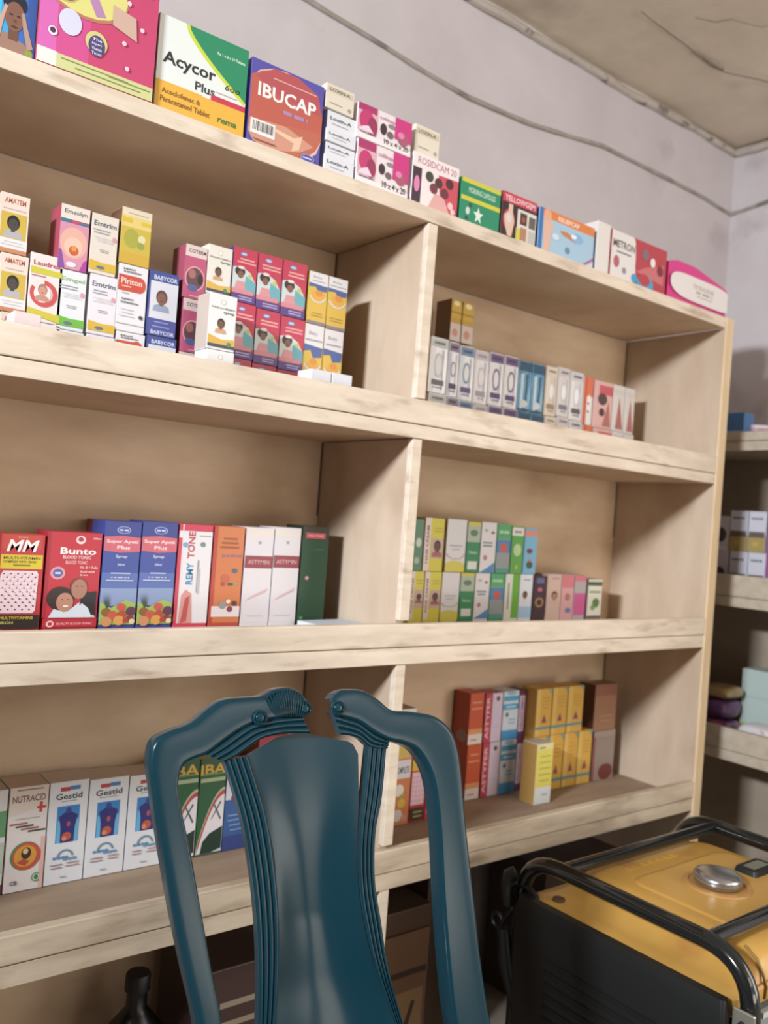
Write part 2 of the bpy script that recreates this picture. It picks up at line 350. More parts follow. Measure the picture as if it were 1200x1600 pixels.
def a_acy(a):
    a.r(0, 0, 1, 1, '#dfe6e3'); n = 12
    g = [(.30+.70*(i/n), 1-.46*(i/n)**.62-.10*(i/n)) for i in range(n+1)]
    g2 = [(.30+.70*(i/n)**1.35, 1-.60*(i/n)**1.0) for i in range(n+1)]
    a.poly([(.28, 1)]+[(u-.02, v-.03) for u, v in g2[1:]]+[(1, .42), (1, 1)], '#c9d83c'); a.poly([(.32, 1)]+[(u+.01, v) for u, v in g2[1:]]+[(1, 1)], '#1f8a5e')
    a.t('Rx 1 x 6 x 10 Tablets', .80, .83, .32, .035, '#c8e6d6'); a.t('Acycor', .35, .55, .58, .17, '#2b2b30'); a.t('Plus', .53, .39, .22, .095, '#35353a')
    a.t('6oo', .84, .50, .17, .07, '#1b1b22', tilt=.35, bold=False)
    a.r(0, 0, 1, .30, '#e9ae38'); a.r(0, .285, .5, .31, '#e9ae38'); a.r(.60, .30, 1, .36, '#c9304b'); a.lines(.62, .92, .40, 1, .03, '#cfa9b4', .012)
    a.t('Aceclofenac &', .28, .215, .42, .055, '#8a5a20'); a.t('Paracetamol Tablet', .33, .125, .54, .06, '#8a5a20'); a.t('rema', .80, .115, .22, .05, '#3d7a33', tilt=.15)
def a_ibu(a):
    a.r(0, 0, 1, 1, '#4c48a8'); a.e(.46, .46, .60, '#e3b8a4', .86); a.e(.46, .47, .575, '#c0604a', .86); 
    a.poly([(0, .28), (0, .80), (.2, .9), (.9, .85), (1, .6), (.98, .42)], '#bf5648'); a.poly([(.05, .80), (.30, .965), (.62, .975), (.92, .86), (.99, .62), (.4, .66)], '#b64a50')
    a.poly([(.0, .14), (.02, .30), (.5, .34), (.9, .22), (.72, .10), (.4, .02), (.08, .04)], '#cf8f77'); a.poly([(.3, .28), (.62, .24), (.74, .30), (.70, .12), (.60, .08), (.62, .18), (.34, .24)], '#e8bfa0')
    a.t('IBUCAP', .50, .665, .80, .165, '#f4eeee'); a.t('FORTE', .62, .50, .34, .06, '#a67fae', bold=False); a.lines(.28, .9, .84, 1, .03, '#dfa9a2', .014)
    a.r(.03, .13, .36, .30, '#e9e6e4')
    for i in range(14): a.r(.06+.02*i, .17, .06+.02*i+(.006 if i % 3 else .012), .28, '#55505a')
    a.e(.82, .06, .10, '#8f93cf', .45); a.e(.82, .06, .085, '#4c48a8', .45); a.t('SHALINA', .82, .06, .13, .02, '#cdd0ee'); a.lines(.04, .4, .06, 1, .03, '#8a4a48', .012)
def a_smallwhite(name, c='#4a4a55'):
    def f(a): a.t(name, .45, .62, .72, .20, c); a.lines(.15, .7, .30, 1, .1, '#9a9aa6', .05)
    return f
def a_cream(a):
    a.r(.06, .68, .94, .90, '#cfc3ab'); a.t('LOXIN-A', .48, .79, .72, .13, '#4c463c'); a.lines(.1, .6, .22, 1, .1, '#a39a88', .04); a.e(.84, .2, .06, '#a39a88')
def a_pinkpack(a):
    a.r(0, .22, .36, 1, '#d9a9b4'); a.r(0, .80, .34, 1, '#b02a66'); a.e(.16, .55, .13, '#c52f6d', 1.2); a.e(.27, .42, .09, '#9a2a55', 1.6); a.poly([(.02, .24), (.30, .24), (.2, .42), (.1, .36)], '#e8cfe0')
    a.t('coldcap', .53, .80, .28, .13, '#cf8fa8'); a.e(.47, .50, .06, '#3e2630', 1.4); a.e(.62, .66, .07, '#8a7d86', .5); a.e(.60, .40, .06, '#6d5a66', .9)
    a.r(.68, .36, 1, 1, '#cf2a7c'); a.e(.84, .42, .10, '#a8506a', 1); a.e(.80, .52, .06, '#e07aa8', .8); a.r(0, 0, 1, .16, '#efe4e8'); a.t('10 x 4 x 20', .72, .17, .46, .15, '#3c3238')
    a.lines(.04, .34, .17, 1, .1, '#7a6a72', .03)
def a_ros(a):
    a.r(0, 0, 1, 1, '#ecdfe2'); a.poly([(.55, .72), (1, .74), (1, 0), (.35, 0), (.6, .3)], '#cf4458'); a.poly([(.35, 0), (.85, 0), (.7, .3), (.5, .35)], '#dfa3a0')
    a.t('ROSIDCAM 20', .52, .87, .84, .13, '#b05a6c', bold=False); a.r(0, .05, .19, .72, '#3d2a38'); a.e(.10, .40, .06, '#dd7ab0', 2.2)
    for u, v, c in ((.36, .62, '#3b3f38'), (.56, .56, '#4d2a2e'), (.80, .62, '#4a2228'), (.46, .42, '#74303c'), (.70, .40, '#6a2a36')): a.e(u, v, .085, c)
    a.e(.84, .2, .06, '#eec0c0'); a.e(.9, .1, .05, '#eec0c0')
def a_green(a):
    a.r(0, 0, 1, 1, '#17895f'); a.r(0, .90, 1, 1, '#cfc92e'); a.r(0, .50, 1, .60, '#cfc92e'); a.t('MORNING CAPSULES', .52, .76, .68, .13, '#b8dcc4')
    c = [(.45+.13*math.cos(R(90+36*i))*(1 if i % 2 == 0 else .42), .25+.20*math.sin(R(90+36*i))*(1 if i % 2 == 0 else .42)) for i in range(10)]
    a.poly(c, '#d7e8dc'); a.e(.18, .28, .05, '#c6d8cf', 1.4); a.e(.24, .42, .04, '#2b4a42'); a.e(.16, .12, .04, '#2b4a42')
def a_yel(a):
    a.r(0, 0, 1, 1, '#2a1d20'); a.r(0, .78, 1, 1, '#c8304c'); a.t('YELLOWGEM', .5, .88, .88, .13, '#eec9cc'); a.e(.20, .40, .17, '#c23a48', 1.3)
    a.poly([(.18, .06), (.30, .06), (.36, .40), (.30, .60), (.30, .76), (.18, .76), (.18, .6), (.06, .48), (.08, .34)], '#dcb7a3'); a.e(.2, .45, .08, '#d8cdc8', 1.2)
    a.r(.44, .02, 1, .72, '#d9d2cc'); a.r(.42, .02, .55, .30, '#d2c84a'); a.r(.52, .40, .72, .66, '#4a2a2a'); a.e(.62, .52, .06, '#9a4a3a'); a.r(.78, .38, .97, .64, '#5c5650'); a.r(.54, .06, .72, .34, '#b07a58'); a.r(.78, .06, .97, .32, '#b9b9b2')
def a_blue(a):
    a.r(0, 0, 1, 1, '#9dc0dc'); a.r(0, 0, .07, 1, '#2f6bb5'); a.poly([(.07, .80), (.07, 1), (1, 1), (1, .78)], '#e07a38'); a.t('RELIEFCAP', .52, .88, .38, .11, '#f4ddcb')
    a.e(.14, .86, .07, '#e7a37e'); a.poly([(.10, .05), (.20, .05), (.22, .55), (.26, .62), (.22, .74), (.08, .74)], '#dfae99')
    a.poly([(.36, .62), (.50, .64), (.72, .52), (.66, .46), (.42, .54)], '#c9774a'); a.e(.68, .58, .11, '#7eaed6', .5); a.e(.62, .60, .05, '#e9f0f5', .5); a.e(.30, .44, .06, '#c9dcea', .6); a.e(.52, .22, .04, '#5f86a8')
    a.poly([(.78, .0), (.82, .0), (1, .22), (1, .27)], '#b8407c'); a.poly([(.85, 0), (1, 0), (1, .18)], '#c6cfe0')
def a_metro(a):
    a.r(0, 0, 1, 1, '#b8343f'); a.r(0, .14, .36, 1, '#ded8d6'); a.e(.19, .27, .25, '#ded8d6', .9); a.e(.30, .5, .13, '#ded8d6', 3)
    a.t('METRON', .22, .74, .38, .16, '#54423f'); a.lines(.04, .38, .56, 1, .05, '#5f5580', .03); a.e(.10, .36, .05, '#b35a66', 1.3); a.e(.24, .22, .035, '#8b8890')
    a.poly([(.45, .30), (.95, .20), (.95, .65), (.6, .45)], '#c9666a'); a.e(.60, .73, .06, '#7a6470'); a.e(.74, .62, .045, '#e8e2e2', 1.1); a.e(.88, .5, .06, '#7d1f2c')
    a.e(.62, .10, .15, '#2e9cd0', .7); a.e(.42, .14, .05, '#2e9cd0'); a.e(.60, .18, .11, '#b8343f', .6)
def a_tissue(a):
    a.r(0, 0, 1, 1, '#c9397f'); a.poly([(0, .30), (.02, .62), (.3, .70), (1, .62), (1, .12), (.7, .10), (.2, .16)], '#e6e0de'); a.t('TETRAZINE', .56, .48, .34, .09, '#a0988f'); a.t('Capsules', .56, .38, .30, .07, '#a0988f'); a.lines(.42, .7, .27, 1, .07, '#b8b0a8', .03)
def a_woman(a):
    a.r(0, 0, 1, 1, '#e3cdbf'); a.t('AMATEM', .5, .88, .74, .09, '#b34d3c'); a.lines(.1, .9, .73, 1, .04, '#a8948a', .015); a.r(.05, .24, .93, .68, '#c9ab35'); a.port(.48, .49, .20, '#3a3634', '#141212', '#a8a8ae')
    a.r(0, 0, 1, .24, '#dcd9dc'); a.lines(.06, .94, .17, 2, .05, '#b9b6bc', .018); a.r(0, 0, 1, .07, '#c77a4e')
def a_laudrex(a):
    a.t('Laudrex', .52, .86, .84, .07, '#b8324a'); a.poly([(.03, .70), (.98, .70), (.98, .78), (.03, .80)], '#c6bf2c'); a.lines(.05, .5, .66, 1, .05, '#b8607a', .018)
    a.arc(.46, .42, .28, .42, 150, 450, '#cb3f44'); a.e(.42, .42, .26, '#e9d9d4', 1.1); a.port(.42, .46, .13, '#c98b76', '#a5705f', '#b88372'); a.poly([(0, .10), (1, .02), (1, .13), (0, .19)], '#c9bd2a')
def a_pinktxt(a): a.t('Pinklet', .5, .5, .6, .4, '#b86a74', bold=False)
def a_emcap(a):
    a.r(0, .78, 1, 1, '#ddd1c6'); a.t('Emzolyn', .52, .89, .8, .085, '#4e5a58'); a.r(0, .72, .36, .78, '#2f6a8e'); a.r(.64, .70, 1, .76, '#2f6a8e')
    a.r(0, 0, 1, .72, '#cf86a0'); a.e(.5, .42, .47, '#dfa594', 1.15); a.e(.5, .36, .32, '#e3b9a2', 1.05); a.e(.52, .30, .17, '#c9502f', 1.0); a.e(.52, .33, .09, '#e2902e', 1)
    a.poly([(0, 0), (.25, 0), (.1, .28), (0, .3)], '#7d3f9a'); a.poly([(.75, 0), (1, 0), (1, .2), (.88, .16)], '#a52f96'); a.e(.46, .08, .18, '#dcd7e6', .5)
def a_em(nm, c, band):
    def f(a):
        a.t(nm, .5, .84, .84, .085, c); a.lines(.04, .7, .72, 2, .045, '#8f94a2', .02); a.lines(.12, .9, .60, 3, .03, '#c9c6cc', .012); a.lines(.3, .7, .40, 2, .03, '#a09ea8', .014)
        a.poly([(0, .06), (1, .06), (1, .20), (.5, .19), (0, .22)], band); a.e(.42, .11, .16, '#52697c', .4)
        a.e(.86, .62, .06, '#d88ca6', 1.6)
    return f
def a_yellowtall(a):
    a.r(0, 0, 1, 1, '#dcc56a'); a.r(0, .86, 1, 1, '#dcceb2'); a.lines(.1, .95, .90, 1, .03, '#a8987a', .016); a.r(.02, .74, .34, .82, '#d8b528'); a.r(.66, .74, .98, .80, '#d8b528'); a.r(0, 0, 1, .66, '#c9ad35')
    a.e(.36, .46, .26, '#a3a235', 1.2); a.e(.7, .48, .13, '#d8cf9a'); a.e(.68, .36, .12, '#8f9a3a'); a.r(0, 0, 1, .2, '#cda22c')
def a_putren(a):
    a.t('INFANT', .36, .93, .42, .03, '#3c4046'); a.t('SUSPENSION', .46, .89, .6, .03, '#3c4046'); a.r(0, .60, .72, .84, '#c63f2c'); a.e(.72, .72, .22, '#c63f2c', 1.22); a.t('Piriton', .45, .75, .72, .09, '#efc9be'); a.lines(.05, .5, .66, 1, .04, '#e2a79a', .02)
    a.lines(.1, .4, .56, 1, .04, '#a8a8b0', .02); a.t('INFANT', .36, .48, .42, .03, '#3c4046'); a.t('SUSPENSION', .42, .43, .6, .03, '#3c4046'); a.lines(.1, .6, .32, 3, .05, '#c3c3cb', .014); a.e(.84, .24, .07, '#3f4046')
    a.r(0, .105, 1, .115, '#9c9ca4')
def a_baby(a):
    a.r(0, 0, 1, 1, '#cfd3e0'); a.r(0, .84, 1, 1, '#30428f'); a.t('BABYCOR', .55, .90, .8, .07, '#ccd3ec'); a.r(0, 0, .05, 1, '#30428f'); a.port(.45, .58, .17, '#7e5143', '#5d3a2f', '#8d99b8')
    a.r(.02, .0, 1, .26, '#3a4596'); a.lines(.15, .8, .2, 2, .07, '#7d88c4', .02); a.t('BABYCOR', .55, .05, .8, .06, '#ccd3ec')
def a_coly(a):
    a.r(0, 0, 1, 1, '#b84a70'); a.r(0, .78, 1, 1, '#d9c2c0'); a.t('COTERM', .55, .89, .8, .07, '#4a3238'); a.e(.5, .38, .46, '#dc8f9c', 1.15); a.e(.5, .38, .40, '#5c3742', 1.15); a.e(.36, .46, .17, '#a0605a', 1.2); a.e(.75, .38, .13, '#2a1a1c', 1.8); a.e(.42, .20, .24, '#4b5590', .6); a.lines(.3, .7, .04, 1, .03, '#dca8b8', .016)
def a_child(a):
    a.e(.5, .86, .09, '#b8b8b0', 1); a.e(.5, .86, .07, '#ece8e2', 1); a.t('PARACEMIN', .5, .75, .84, .035, '#8a8a80'); a.t('syrup', .72, .67, .4, .05, '#4a7a68'); a.port(.45, .46, .12, '#6d4a38', '#33251f', '#c79b72')
    a.poly([(0, .10), (1, .10), (1, .22), (.5, .19), (0, .26)], '#d9a93e'); a.r(0, .045, 1, .10, '#39404f'); a.e(.78, .12, .08, '#3a8a5a')
def a_purple(a):
    a.r(0, 0, 1, 1, '#c22b48'); a.e(.42, .89, .16, '#5a5f9a', .55); a.e(.42, .89, .12, '#b8bdd8', .4); a.lines(.15, .95, .78, 2, .06, '#e29a9c', .028)
    a.poly([(0, .18), (0, .62), (.35, .66), (.75, .56), (.98, .38), (.98, .18)], '#c4cfcf'); a.poly([(.5, .18), (.55, .5), (.98, .40), (.98, .18)], '#5da6b4'); a.e(.72, .50, .09, '#b8c26a')
    a.e(.30, .56, .21, '#33211f', .85); a.e(.33, .50, .12, '#7d4f3e', 1.15); a.poly([(.06, .16), (.20, .38), (.50, .38), (.62, .16)], '#d48a92'); a.e(.34, .63, .14, '#dcd2d2', .4)
    a.r(0, 0, 1, .14, '#4d3480'); a.lines(.25, .9, .09, 2, .045, '#a99fce', .02); a.r(0, .15, .9, .23, '#d0808c')
def a_yelbaby(a):
    a.r(0, 0, 1, 1, '#d8b13c'); a.r(0, .76, 1, 1, '#d8d6da'); a.t('Baby', .45, .90, .46, .05, '#55607c', bold=False); a.lines(.05, .95, .82, 1, .03, '#8f8f9c', .018); a.poly([(0, .70), (.35, .72), (.5, .64), (.95, .66), (.98, .76), (0, .78)], '#41599a')
    a.e(.5, .55, .34, '#e0a238', .7); a.arc(.5, .60, .40, .47, 200, 340, '#cdd8d8', .9); a.e(.55, .60, .18, '#d98a2c', .8); a.lines(.15, .85, .2, 2, .05, '#a8862a', .02)
    a.r(0, 0, 1, .06, '#7d7488')
foil = noisy('crinkled_foil_board', '#d3d7e0', '#fbfcff', scale=(30, 1, 3), nscale=3, rough=.25, bump=.1, metal=.2, lo=.35, hi=.6)
foilb = noisy('blue_foil_board', '#2f6f9c', '#a9d6ee', scale=(30, 1, 3), nscale=3, rough=.25, bump=.1, metal=.4, lo=.35, hi=.65)
def a_foil(tint, dark, wd='#f0f0f5'):
    def f(a):
        a.r(.04, .82, .96, .98, tint); a.r(.06, .02, .30, .80, wd); a.r(.70, .06, .78, .78, '#a9b2c6'); a.e(.5, .50, .26, tint, 2.1); a.e(.5, .50, .18, '#eceef4', 2.4)
        a.r(.15, .14, .85, .24, dark); a.lines(.2, .8, .09, 1, .02, dark, .02); a.t('Lotion', .5, .90, .6, .06, dark)
    return f
def a_foilblue(a): a.r(.03, .80, .97, .98, '#24506e'); a.r(.18, .04, .40, .74, '#bfe0f0'); a.r(.60, .10, .72, .74, '#16425f'); a.e(.5, .16, .3, '#cfd6dc', .7); a.r(.04, .02, .96, .06, '#203a54')
def a_goldtop(a): a.r(0, .55, 1, .9, '#cfa52f'); a.e(.5, .9, .3, '#f0e3a8', .6); a.r(0, 0, 1, .42, '#cfc0ba'); a.e(.45, .2, .28, '#c98a72', 1); a.r(0, .66, 1, .70, '#a87c1d')
def a_orgw(a): a.r(0, .60, 1, 1, '#dc6a44'); a.r(0, 0, .35, 1, '#d4532f'); a.e(.6, .45, .2, '#efe6e0', 3); a.e(.55, .45, .09, '#4d3a38'); a.e(.55, .28, .09, '#4d3a38')
def a_pinkw(a): a.r(0, 0, 1, 1, '#dba9a4'); a.r(.25, .72, 1, .92, '#c94f5c'); a.e(.45, .62, .26, '#4a3a36', .8); a.e(.45, .34, .16, '#4a2f2c', .9); a.poly([(.5, .05), (.95, .05), (.8, .6)], '#b0645f')
def a_tri(a): a.poly([(.3, .05), (.95, .05), (.55, .75)], '#a85f5a'); a.r(.1, .8, .9, .9, '#c9c2bd')
def a_mm(a):
    a.r(0, 0, 1, 1, '#bf2430'); a.r(.04, .84, .92, .99, '#c8392f'); a.t('Junior', .5, .965, .24, .02, '#e8b08a'); a.t('MM', .50, .875, .66, .125, '#f4eff0', tilt=.25); a.r(.02, .63, .97, .78, '#d8c21c'); a.t('MULTI-VITAMIN', .5, .745, .84, .03, '#4a4210'); a.t('COMPLEX WITH IRON', .45, .705, .74, .025, '#4a4210'); a.lines(.3, .7, .66, 1, .02, '#7d7014', .016)
    a.poly([(.06, .16), (.82, .16), (.88, .19), (.90, .57), (.86, .61), (.10, .61), (.04, .57), (.02, .2)], '#e7cfdb')
    for i in range(11):
        for j in range(5): a.e(.10+.16*j+(.08 if i % 2 else 0), .20+.038*i, .022, '#4d2634', 1, 6)
    a.r(.03, 0, .96, .145, '#1b1512'); a.t('MULTIVITAMINS', .45, .115, .76, .03, '#c6b52c'); a.t('IRON', .24, .065, .28, .03, '#b8ae58')
def a_bunto(a):
    a.r(0, 0, 1, 1, '#c31f33'); a.r(.0, 0, .06, 1, '#a51a2b'); a.e(.60, .92, .09, '#ecc8ca'); a.e(.60, .925, .05, '#a5303f'); a.t('200ml', .9, .94, .15, .02, '#f0c9cb'); a.t('Bunto', .57, .80, .66, .07, '#f7f0f0'); a.t('BLOOD TONIC', .55, .735, .52, .035, '#f0c9cf'); a.t('BLOOD TONIC', .55, .68, .4, .035, '#f0b4bc')
    a.e(.22, .565, .135, '#d9909f'); a.e(.22, .565, .09, '#4a55a5'); a.t('VIT', .22, .565, .1, .025, '#d0d4ee'); a.t('Vit. B + Folic', .78, .63, .34, .028, '#eec0c6'); a.t('Acid with', .76, .585, .28, .025, '#eec0c6'); a.t('Iron', .70, .55, .14, .022, '#eec0c6')
    a.poly([(.10, .10), (.22, .22), (.45, .17), (.7, .28), (.84, .22), (.96, .10)], '#cfdbe8'); a.poly([(.62, .14), (.7, .36), (.96, .38), (.96, .12)], '#1f1d26')
    a.e(.30, .30, .25, '#2a1a1a', 1.0); a.e(.62, .43, .16, '#5f4034', 1.1); a.e(.63, .40, .145, '#a87560', 1.45); a.e(.38, .26, .155, '#b88068', 1.3); a.r(.16, .10, .80, .14, '#d6e0ea')
    a.poly([(.14, .10), (.20, .19), (.36, .15), (.52, .17), (.70, .25), (.82, .20), (.90, .10)], '#cfdde9')
    for u, v in ((.33, .29), (.44, .29), (.58, .43), (.68, .43)): a.e(u, v, .016, '#3a211b', .6, 8)
    a.e(.40, .22, .05, '#f0e0dc', .4); a.r(0, 0, 1, .085, '#b81c30'); a.t('QUALITY BLOOD TONIC', .58, .035, .66, .028, '#e8a8b0'); a.e(.14, .035, .07, '#e8c0c4'); a.e(.14, .035, .04, '#b81c30')
def a_super(a):
    a.r(0, 0, 1, 1, '#33489f'); a.r(0, .18, 1, .5, '#4d68b4'); a.r(0, .18, 1, .35, '#7f97c6'); a.r(0, .84, 1, 1, '#2b3a8e'); a.e(.52, .915, .19, '#aeb8de', .6); a.e(.52, .915, .165, '#33489f', .6); a.t('Emzor', .52, .915, .24, .02, '#c8cfec')
    a.poly([(0, .71), (.5, .695), (1, .71), (1, .845), (.5, .86), (0, .845)], '#cf5a6c'); a.t('Super Apeti', .5, .80, .86, .042, '#f0d4d8'); a.t('Plus', .54, .745, .36, .036, '#f0d4d8'); a.t('Syrup', .5, .655, .32, .035, '#ccd4f0'); a.t('200ml', .5, .58, .20, .022, '#ccd4f0'); a.lines(.2, .8, .49, 1, .03, '#b3bfe6', .012); a.t('Cyproheptadine', .5, .455, .5, .016, '#b3bfe6'); a.lines(.08, .9, .42, 1, .03, '#b3bfe6', .012)
    a.poly([(0, .0), (0, .22), (.3, .16), (.7, .24), (.98, .20), (.98, 0)], '#9fbb50')
    for i in range(9): q = R(30+15*i); a.poly([(.20, .14), (.18+.16*math.cos(q), .24+.05*math.sin(q)*1.6), (.22, .15)], '#3a5230')
    for u, v, r, c in ((.18, .12, .13, '#8a5a2e'), (.36, .09, .14, '#c9503a'), (.58, .17, .12, '#cf4a46'), (.62, .10, .12, '#b8442f'), (.86, .13, .14, '#5a2f4a'), (.84, .06, .10, '#8f2838'), (.54, .04, .15, '#d99a46'), (.20, .03, .15, '#cf8a58'), (.90, .03, .08, '#e0d0a8'), (.72, .04, .08, '#b8303a')): a.e(u, v, r, c, 1, 14)
def a_remy(a):
    a.r(0, 0, 1, 1, '#dfdde4'); a.r(0, .93, 1, 1, '#cf2e4f'); a.r(0, 0, .10, .86, '#d03a50'); a.r(.10, 0, .13, 1, '#dfdde4'); a.poly([(.13, 0), (.55, 0), (.48, .30), (.30, .34), (.18, .28)], '#d58f88'); a.poly([(.2, 0), (.38, .02), (.44, .28), (.3, .25)], '#bb4a48')
    a.t('REMY', .38, .50, .22, .20, '#2c86bd', rot=90); a.t('TONE', .38, .79, .27, .20, '#c33a52', rot=90); a.lines(.6, .95, .88, 1, .02, '#b39aa6', .012); a.e(.72, .80, .08, '#5f8a86'); a.e(.20, .79, .08, '#6f9fce'); a.t('Multivitamin and iron', .62, .48, .32, .06, '#8d8d97', rot=90, bold=False); a.r(.62, .3, .68, .55, '#b3b3bb')
def a_orange(a):
    a.r(0, 0, 1, 1, '#cf6f38'); a.r(0, 0, .12, 1, '#b83a30'); a.lines(.2, .85, .86, 3, .045, '#9a4a26', .022); a.t('JUNIOR', .62, .69, .70, .035, '#7d5a96'); a.e(.74, .54, .10, '#3e5a72', .8); a.e(.62, .40, .10, '#2f4a3e', .5); a.e(.80, .40, .07, '#8a9a4a', .8); a.e(.44, .46, .14, '#c8563a'); a.e(.38, .40, .07, '#a8402c')
    a.r(.06, .06, 1, .17, '#ddd3d6'); a.e(.42, .18, .13, '#8e8a88'); a.e(.66, .14, .10, '#7d2f42'); a.e(.80, .20, .09, '#542a24'); a.e(.60, .22, .07, '#e8dcd8')
def a_astymin(a):
    a.r(0, 0, 1, 1, '#d5d2d9'); a.r(0, .90, 1, .98, '#dcd3cb'); a.r(0, .57, 1, .70, '#8e2c38'); a.t('ASTYMIN', .5, .635, .78, .045, '#c9959b'); a.e(.5, .84, .06, '#9a94a0'); a.poly([(.1, .22), (.85, .32), (.9, .36), (.3, .27)], '#c9a9b0')
    a.lines(.15, .8, .06, 1, .03, '#bfbcc6', .01)
def a_dkgreen(a):
    a.r(0, 0, 1, 1, '#123d25'); a.r(0, .86, 1, 1, '#2a2a20'); a.poly([(.12, .87), (.86, .87), (.86, .93), (.12, .93)], '#b8404a'); a.t('MALTONE', .5, .90, .56, .025, '#e0a0a4'); a.e(.26, .45, .07, '#c98a8a'); a.lines(.4, .85, .75, 1, .03, '#2a5a3c', .01); a.e(.14, .03, .07, '#4a8a3a')
def a_r3(k):
    def f(a):
        if k == 'g1': a.r(0, 0, 1, 1, '#4f8263'); a.e(.5, .55, .3, '#c6d4c6', 1.4); a.e(.4, .2, .3, '#9fb8a0')
        if k == 'y': a.r(0, 0, 1, 1, '#d9cf35'); a.r(.0, 0, .30, 1, '#e3d3d0'); a.t('HAIR CREAM', .16, .5, .7, .14, '#7c4a4c', rot=90); a.r(.34, .24, 1, .62, '#c9ab9a'); a.port(.68, .46, .16, '#5f3528', '#201412', '#ac5a58'); a.lines(.4, .95, .8, 2, .06, '#b3a428', .02)
        if k == 'w': a.r(0, 0, 1, 1, '#dcdbe2'); a.e(.5, .06, .62, '#d9cf4a', .5); a.arc(.5, .36, .42, .50, 190, 350, '#b8a892', .5); a.t('Linaroma', .5, .50, .62, .04, '#8b8b98'); a.lines(.25, .75, .42, 1, .03, '#a8a8b2', .02); a.r(0, 0, 1, .12, '#d9cf4a')
        if k == 'g2': a.r(0, 0, 1, 1, '#2c8a56'); a.r(0, .60, 1, .92, '#a8bca8'); a.e(.5, .78, .3, '#5d7a5f', .6); a.r(0, .92, 1, 1, '#d0c64a'); a.r(.15, .06, .85, .22, '#dce3dc'); a.t('Neem', .5, .40, .6, .07, '#a8d8bc')
        if k == 'wb': a.r(0, 0, 1, 1, '#dfdfe6'); a.poly([(0, 0), (.98, 0), (.98, .22), (.5, .10)], '#4a86c4'); a.e(.34, .30, .13, '#b87888'); a.lines(.1, .8, .58, 2, .06, '#5f7a8f', .03); a.e(.3, .84, .14, '#a8aeb8', .5); a.e(.75, .80, .12, '#8d6a58', .6)
        if k == 'tg': a.r(0, 0, 1, 1, '#8f9ba3'); a.r(0, .70, 1, 1, '#4cae6c'); a.r(0, .42, 1, .68, '#3f86c6'); a.e(.5, .52, .28, '#cf5a44', .9); a.t('Fungi', .5, .84, .7, .07, '#c5e6cf'); a.r(0, 0, 1, .10, '#4a9a8e')
        if k == 'g3': a.r(0, 0, 1, 1, '#58ab48'); a.r(0, .80, 1, .97, '#e0e3dc'); a.t('Tetra', .5, .88, .6, .05, '#55605a'); a.e(.5, .50, .33, '#b9d69c', 1.1); a.e(.5, .14, .1, '#c9b83a', 1.4)
        if k == 'bl': a.r(0, 0, 1, 1, '#6fb0d8'); a.r(0, .82, 1, .95, '#d98a78'); a.e(.45, .50, .24, '#6d3444', .6); a.e(.5, .20, .26, '#3c5540', .8); a.e(.5, .3, .12, '#c46a6a', .7)
        if k == 'wg': a.r(0, 0, 1, 1, '#dfe3da'); a.r(.52, 0, 1, 1, '#62b32c'); a.t('Herbal', .26, .5, .6, .2, '#8fa088', rot=90, bold=False)
        if k == 'wbf': a.r(0, 0, 1, 1, '#dadfec'); a.r(0, 0, 1, .26, '#9cc6e8'); a.port(.45, .52, .17, '#7a4a3a', '#241816', '#d8dbe2'); a.lines(.15, .9, .86, 1, .04, '#8a90a6', .03)
        if k == 'dp': a.r(0, 0, 1, 1, '#3d2733'); a.e(.5, .34, .34, '#a07a48', 1); a.e(.5, .34, .2, '#3d2733', 1); a.e(.5, .66, .2, '#c05a7c', .7); a.r(.2, .82, .8, .95, '#586090')
        if k == 'face': a.r(0, 0, 1, 1, '#c9aa9d'); a.port(.55, .46, .19, '#b07a66', '#2c1d1a', '#c9a595'); a.lines(.2, .9, .88, 1, .04, '#a5847c', .03)
        if k == 'pk': a.r(0, 0, 1, 1, '#cf9a98'); a.r(0, .68, 1, 1, '#cf6f78'); a.e(.5, .45, .22, '#a86a6a', 1.2); a.e(.6, .12, .25, '#5a6aa8', .7)
        if k == 'pg': a.r(0, 0, 1, .55, '#c8508c'); a.r(0, .55, 1, .85, '#a8a0a4'); a.r(0, .85, 1, 1, '#cf6a78')
        if k == 'gw': a.r(0, 0, 1, 1, '#d5d3c8'); a.r(0, .82, 1, .93, '#40523a'); a.e(.6, .35, .25, '#4f7a3c', 1.1); a.e(.4, .22, .16, '#6f9a50', 1); a.r(.1, .62, .9, .68, '#7d9a5a')
    return f
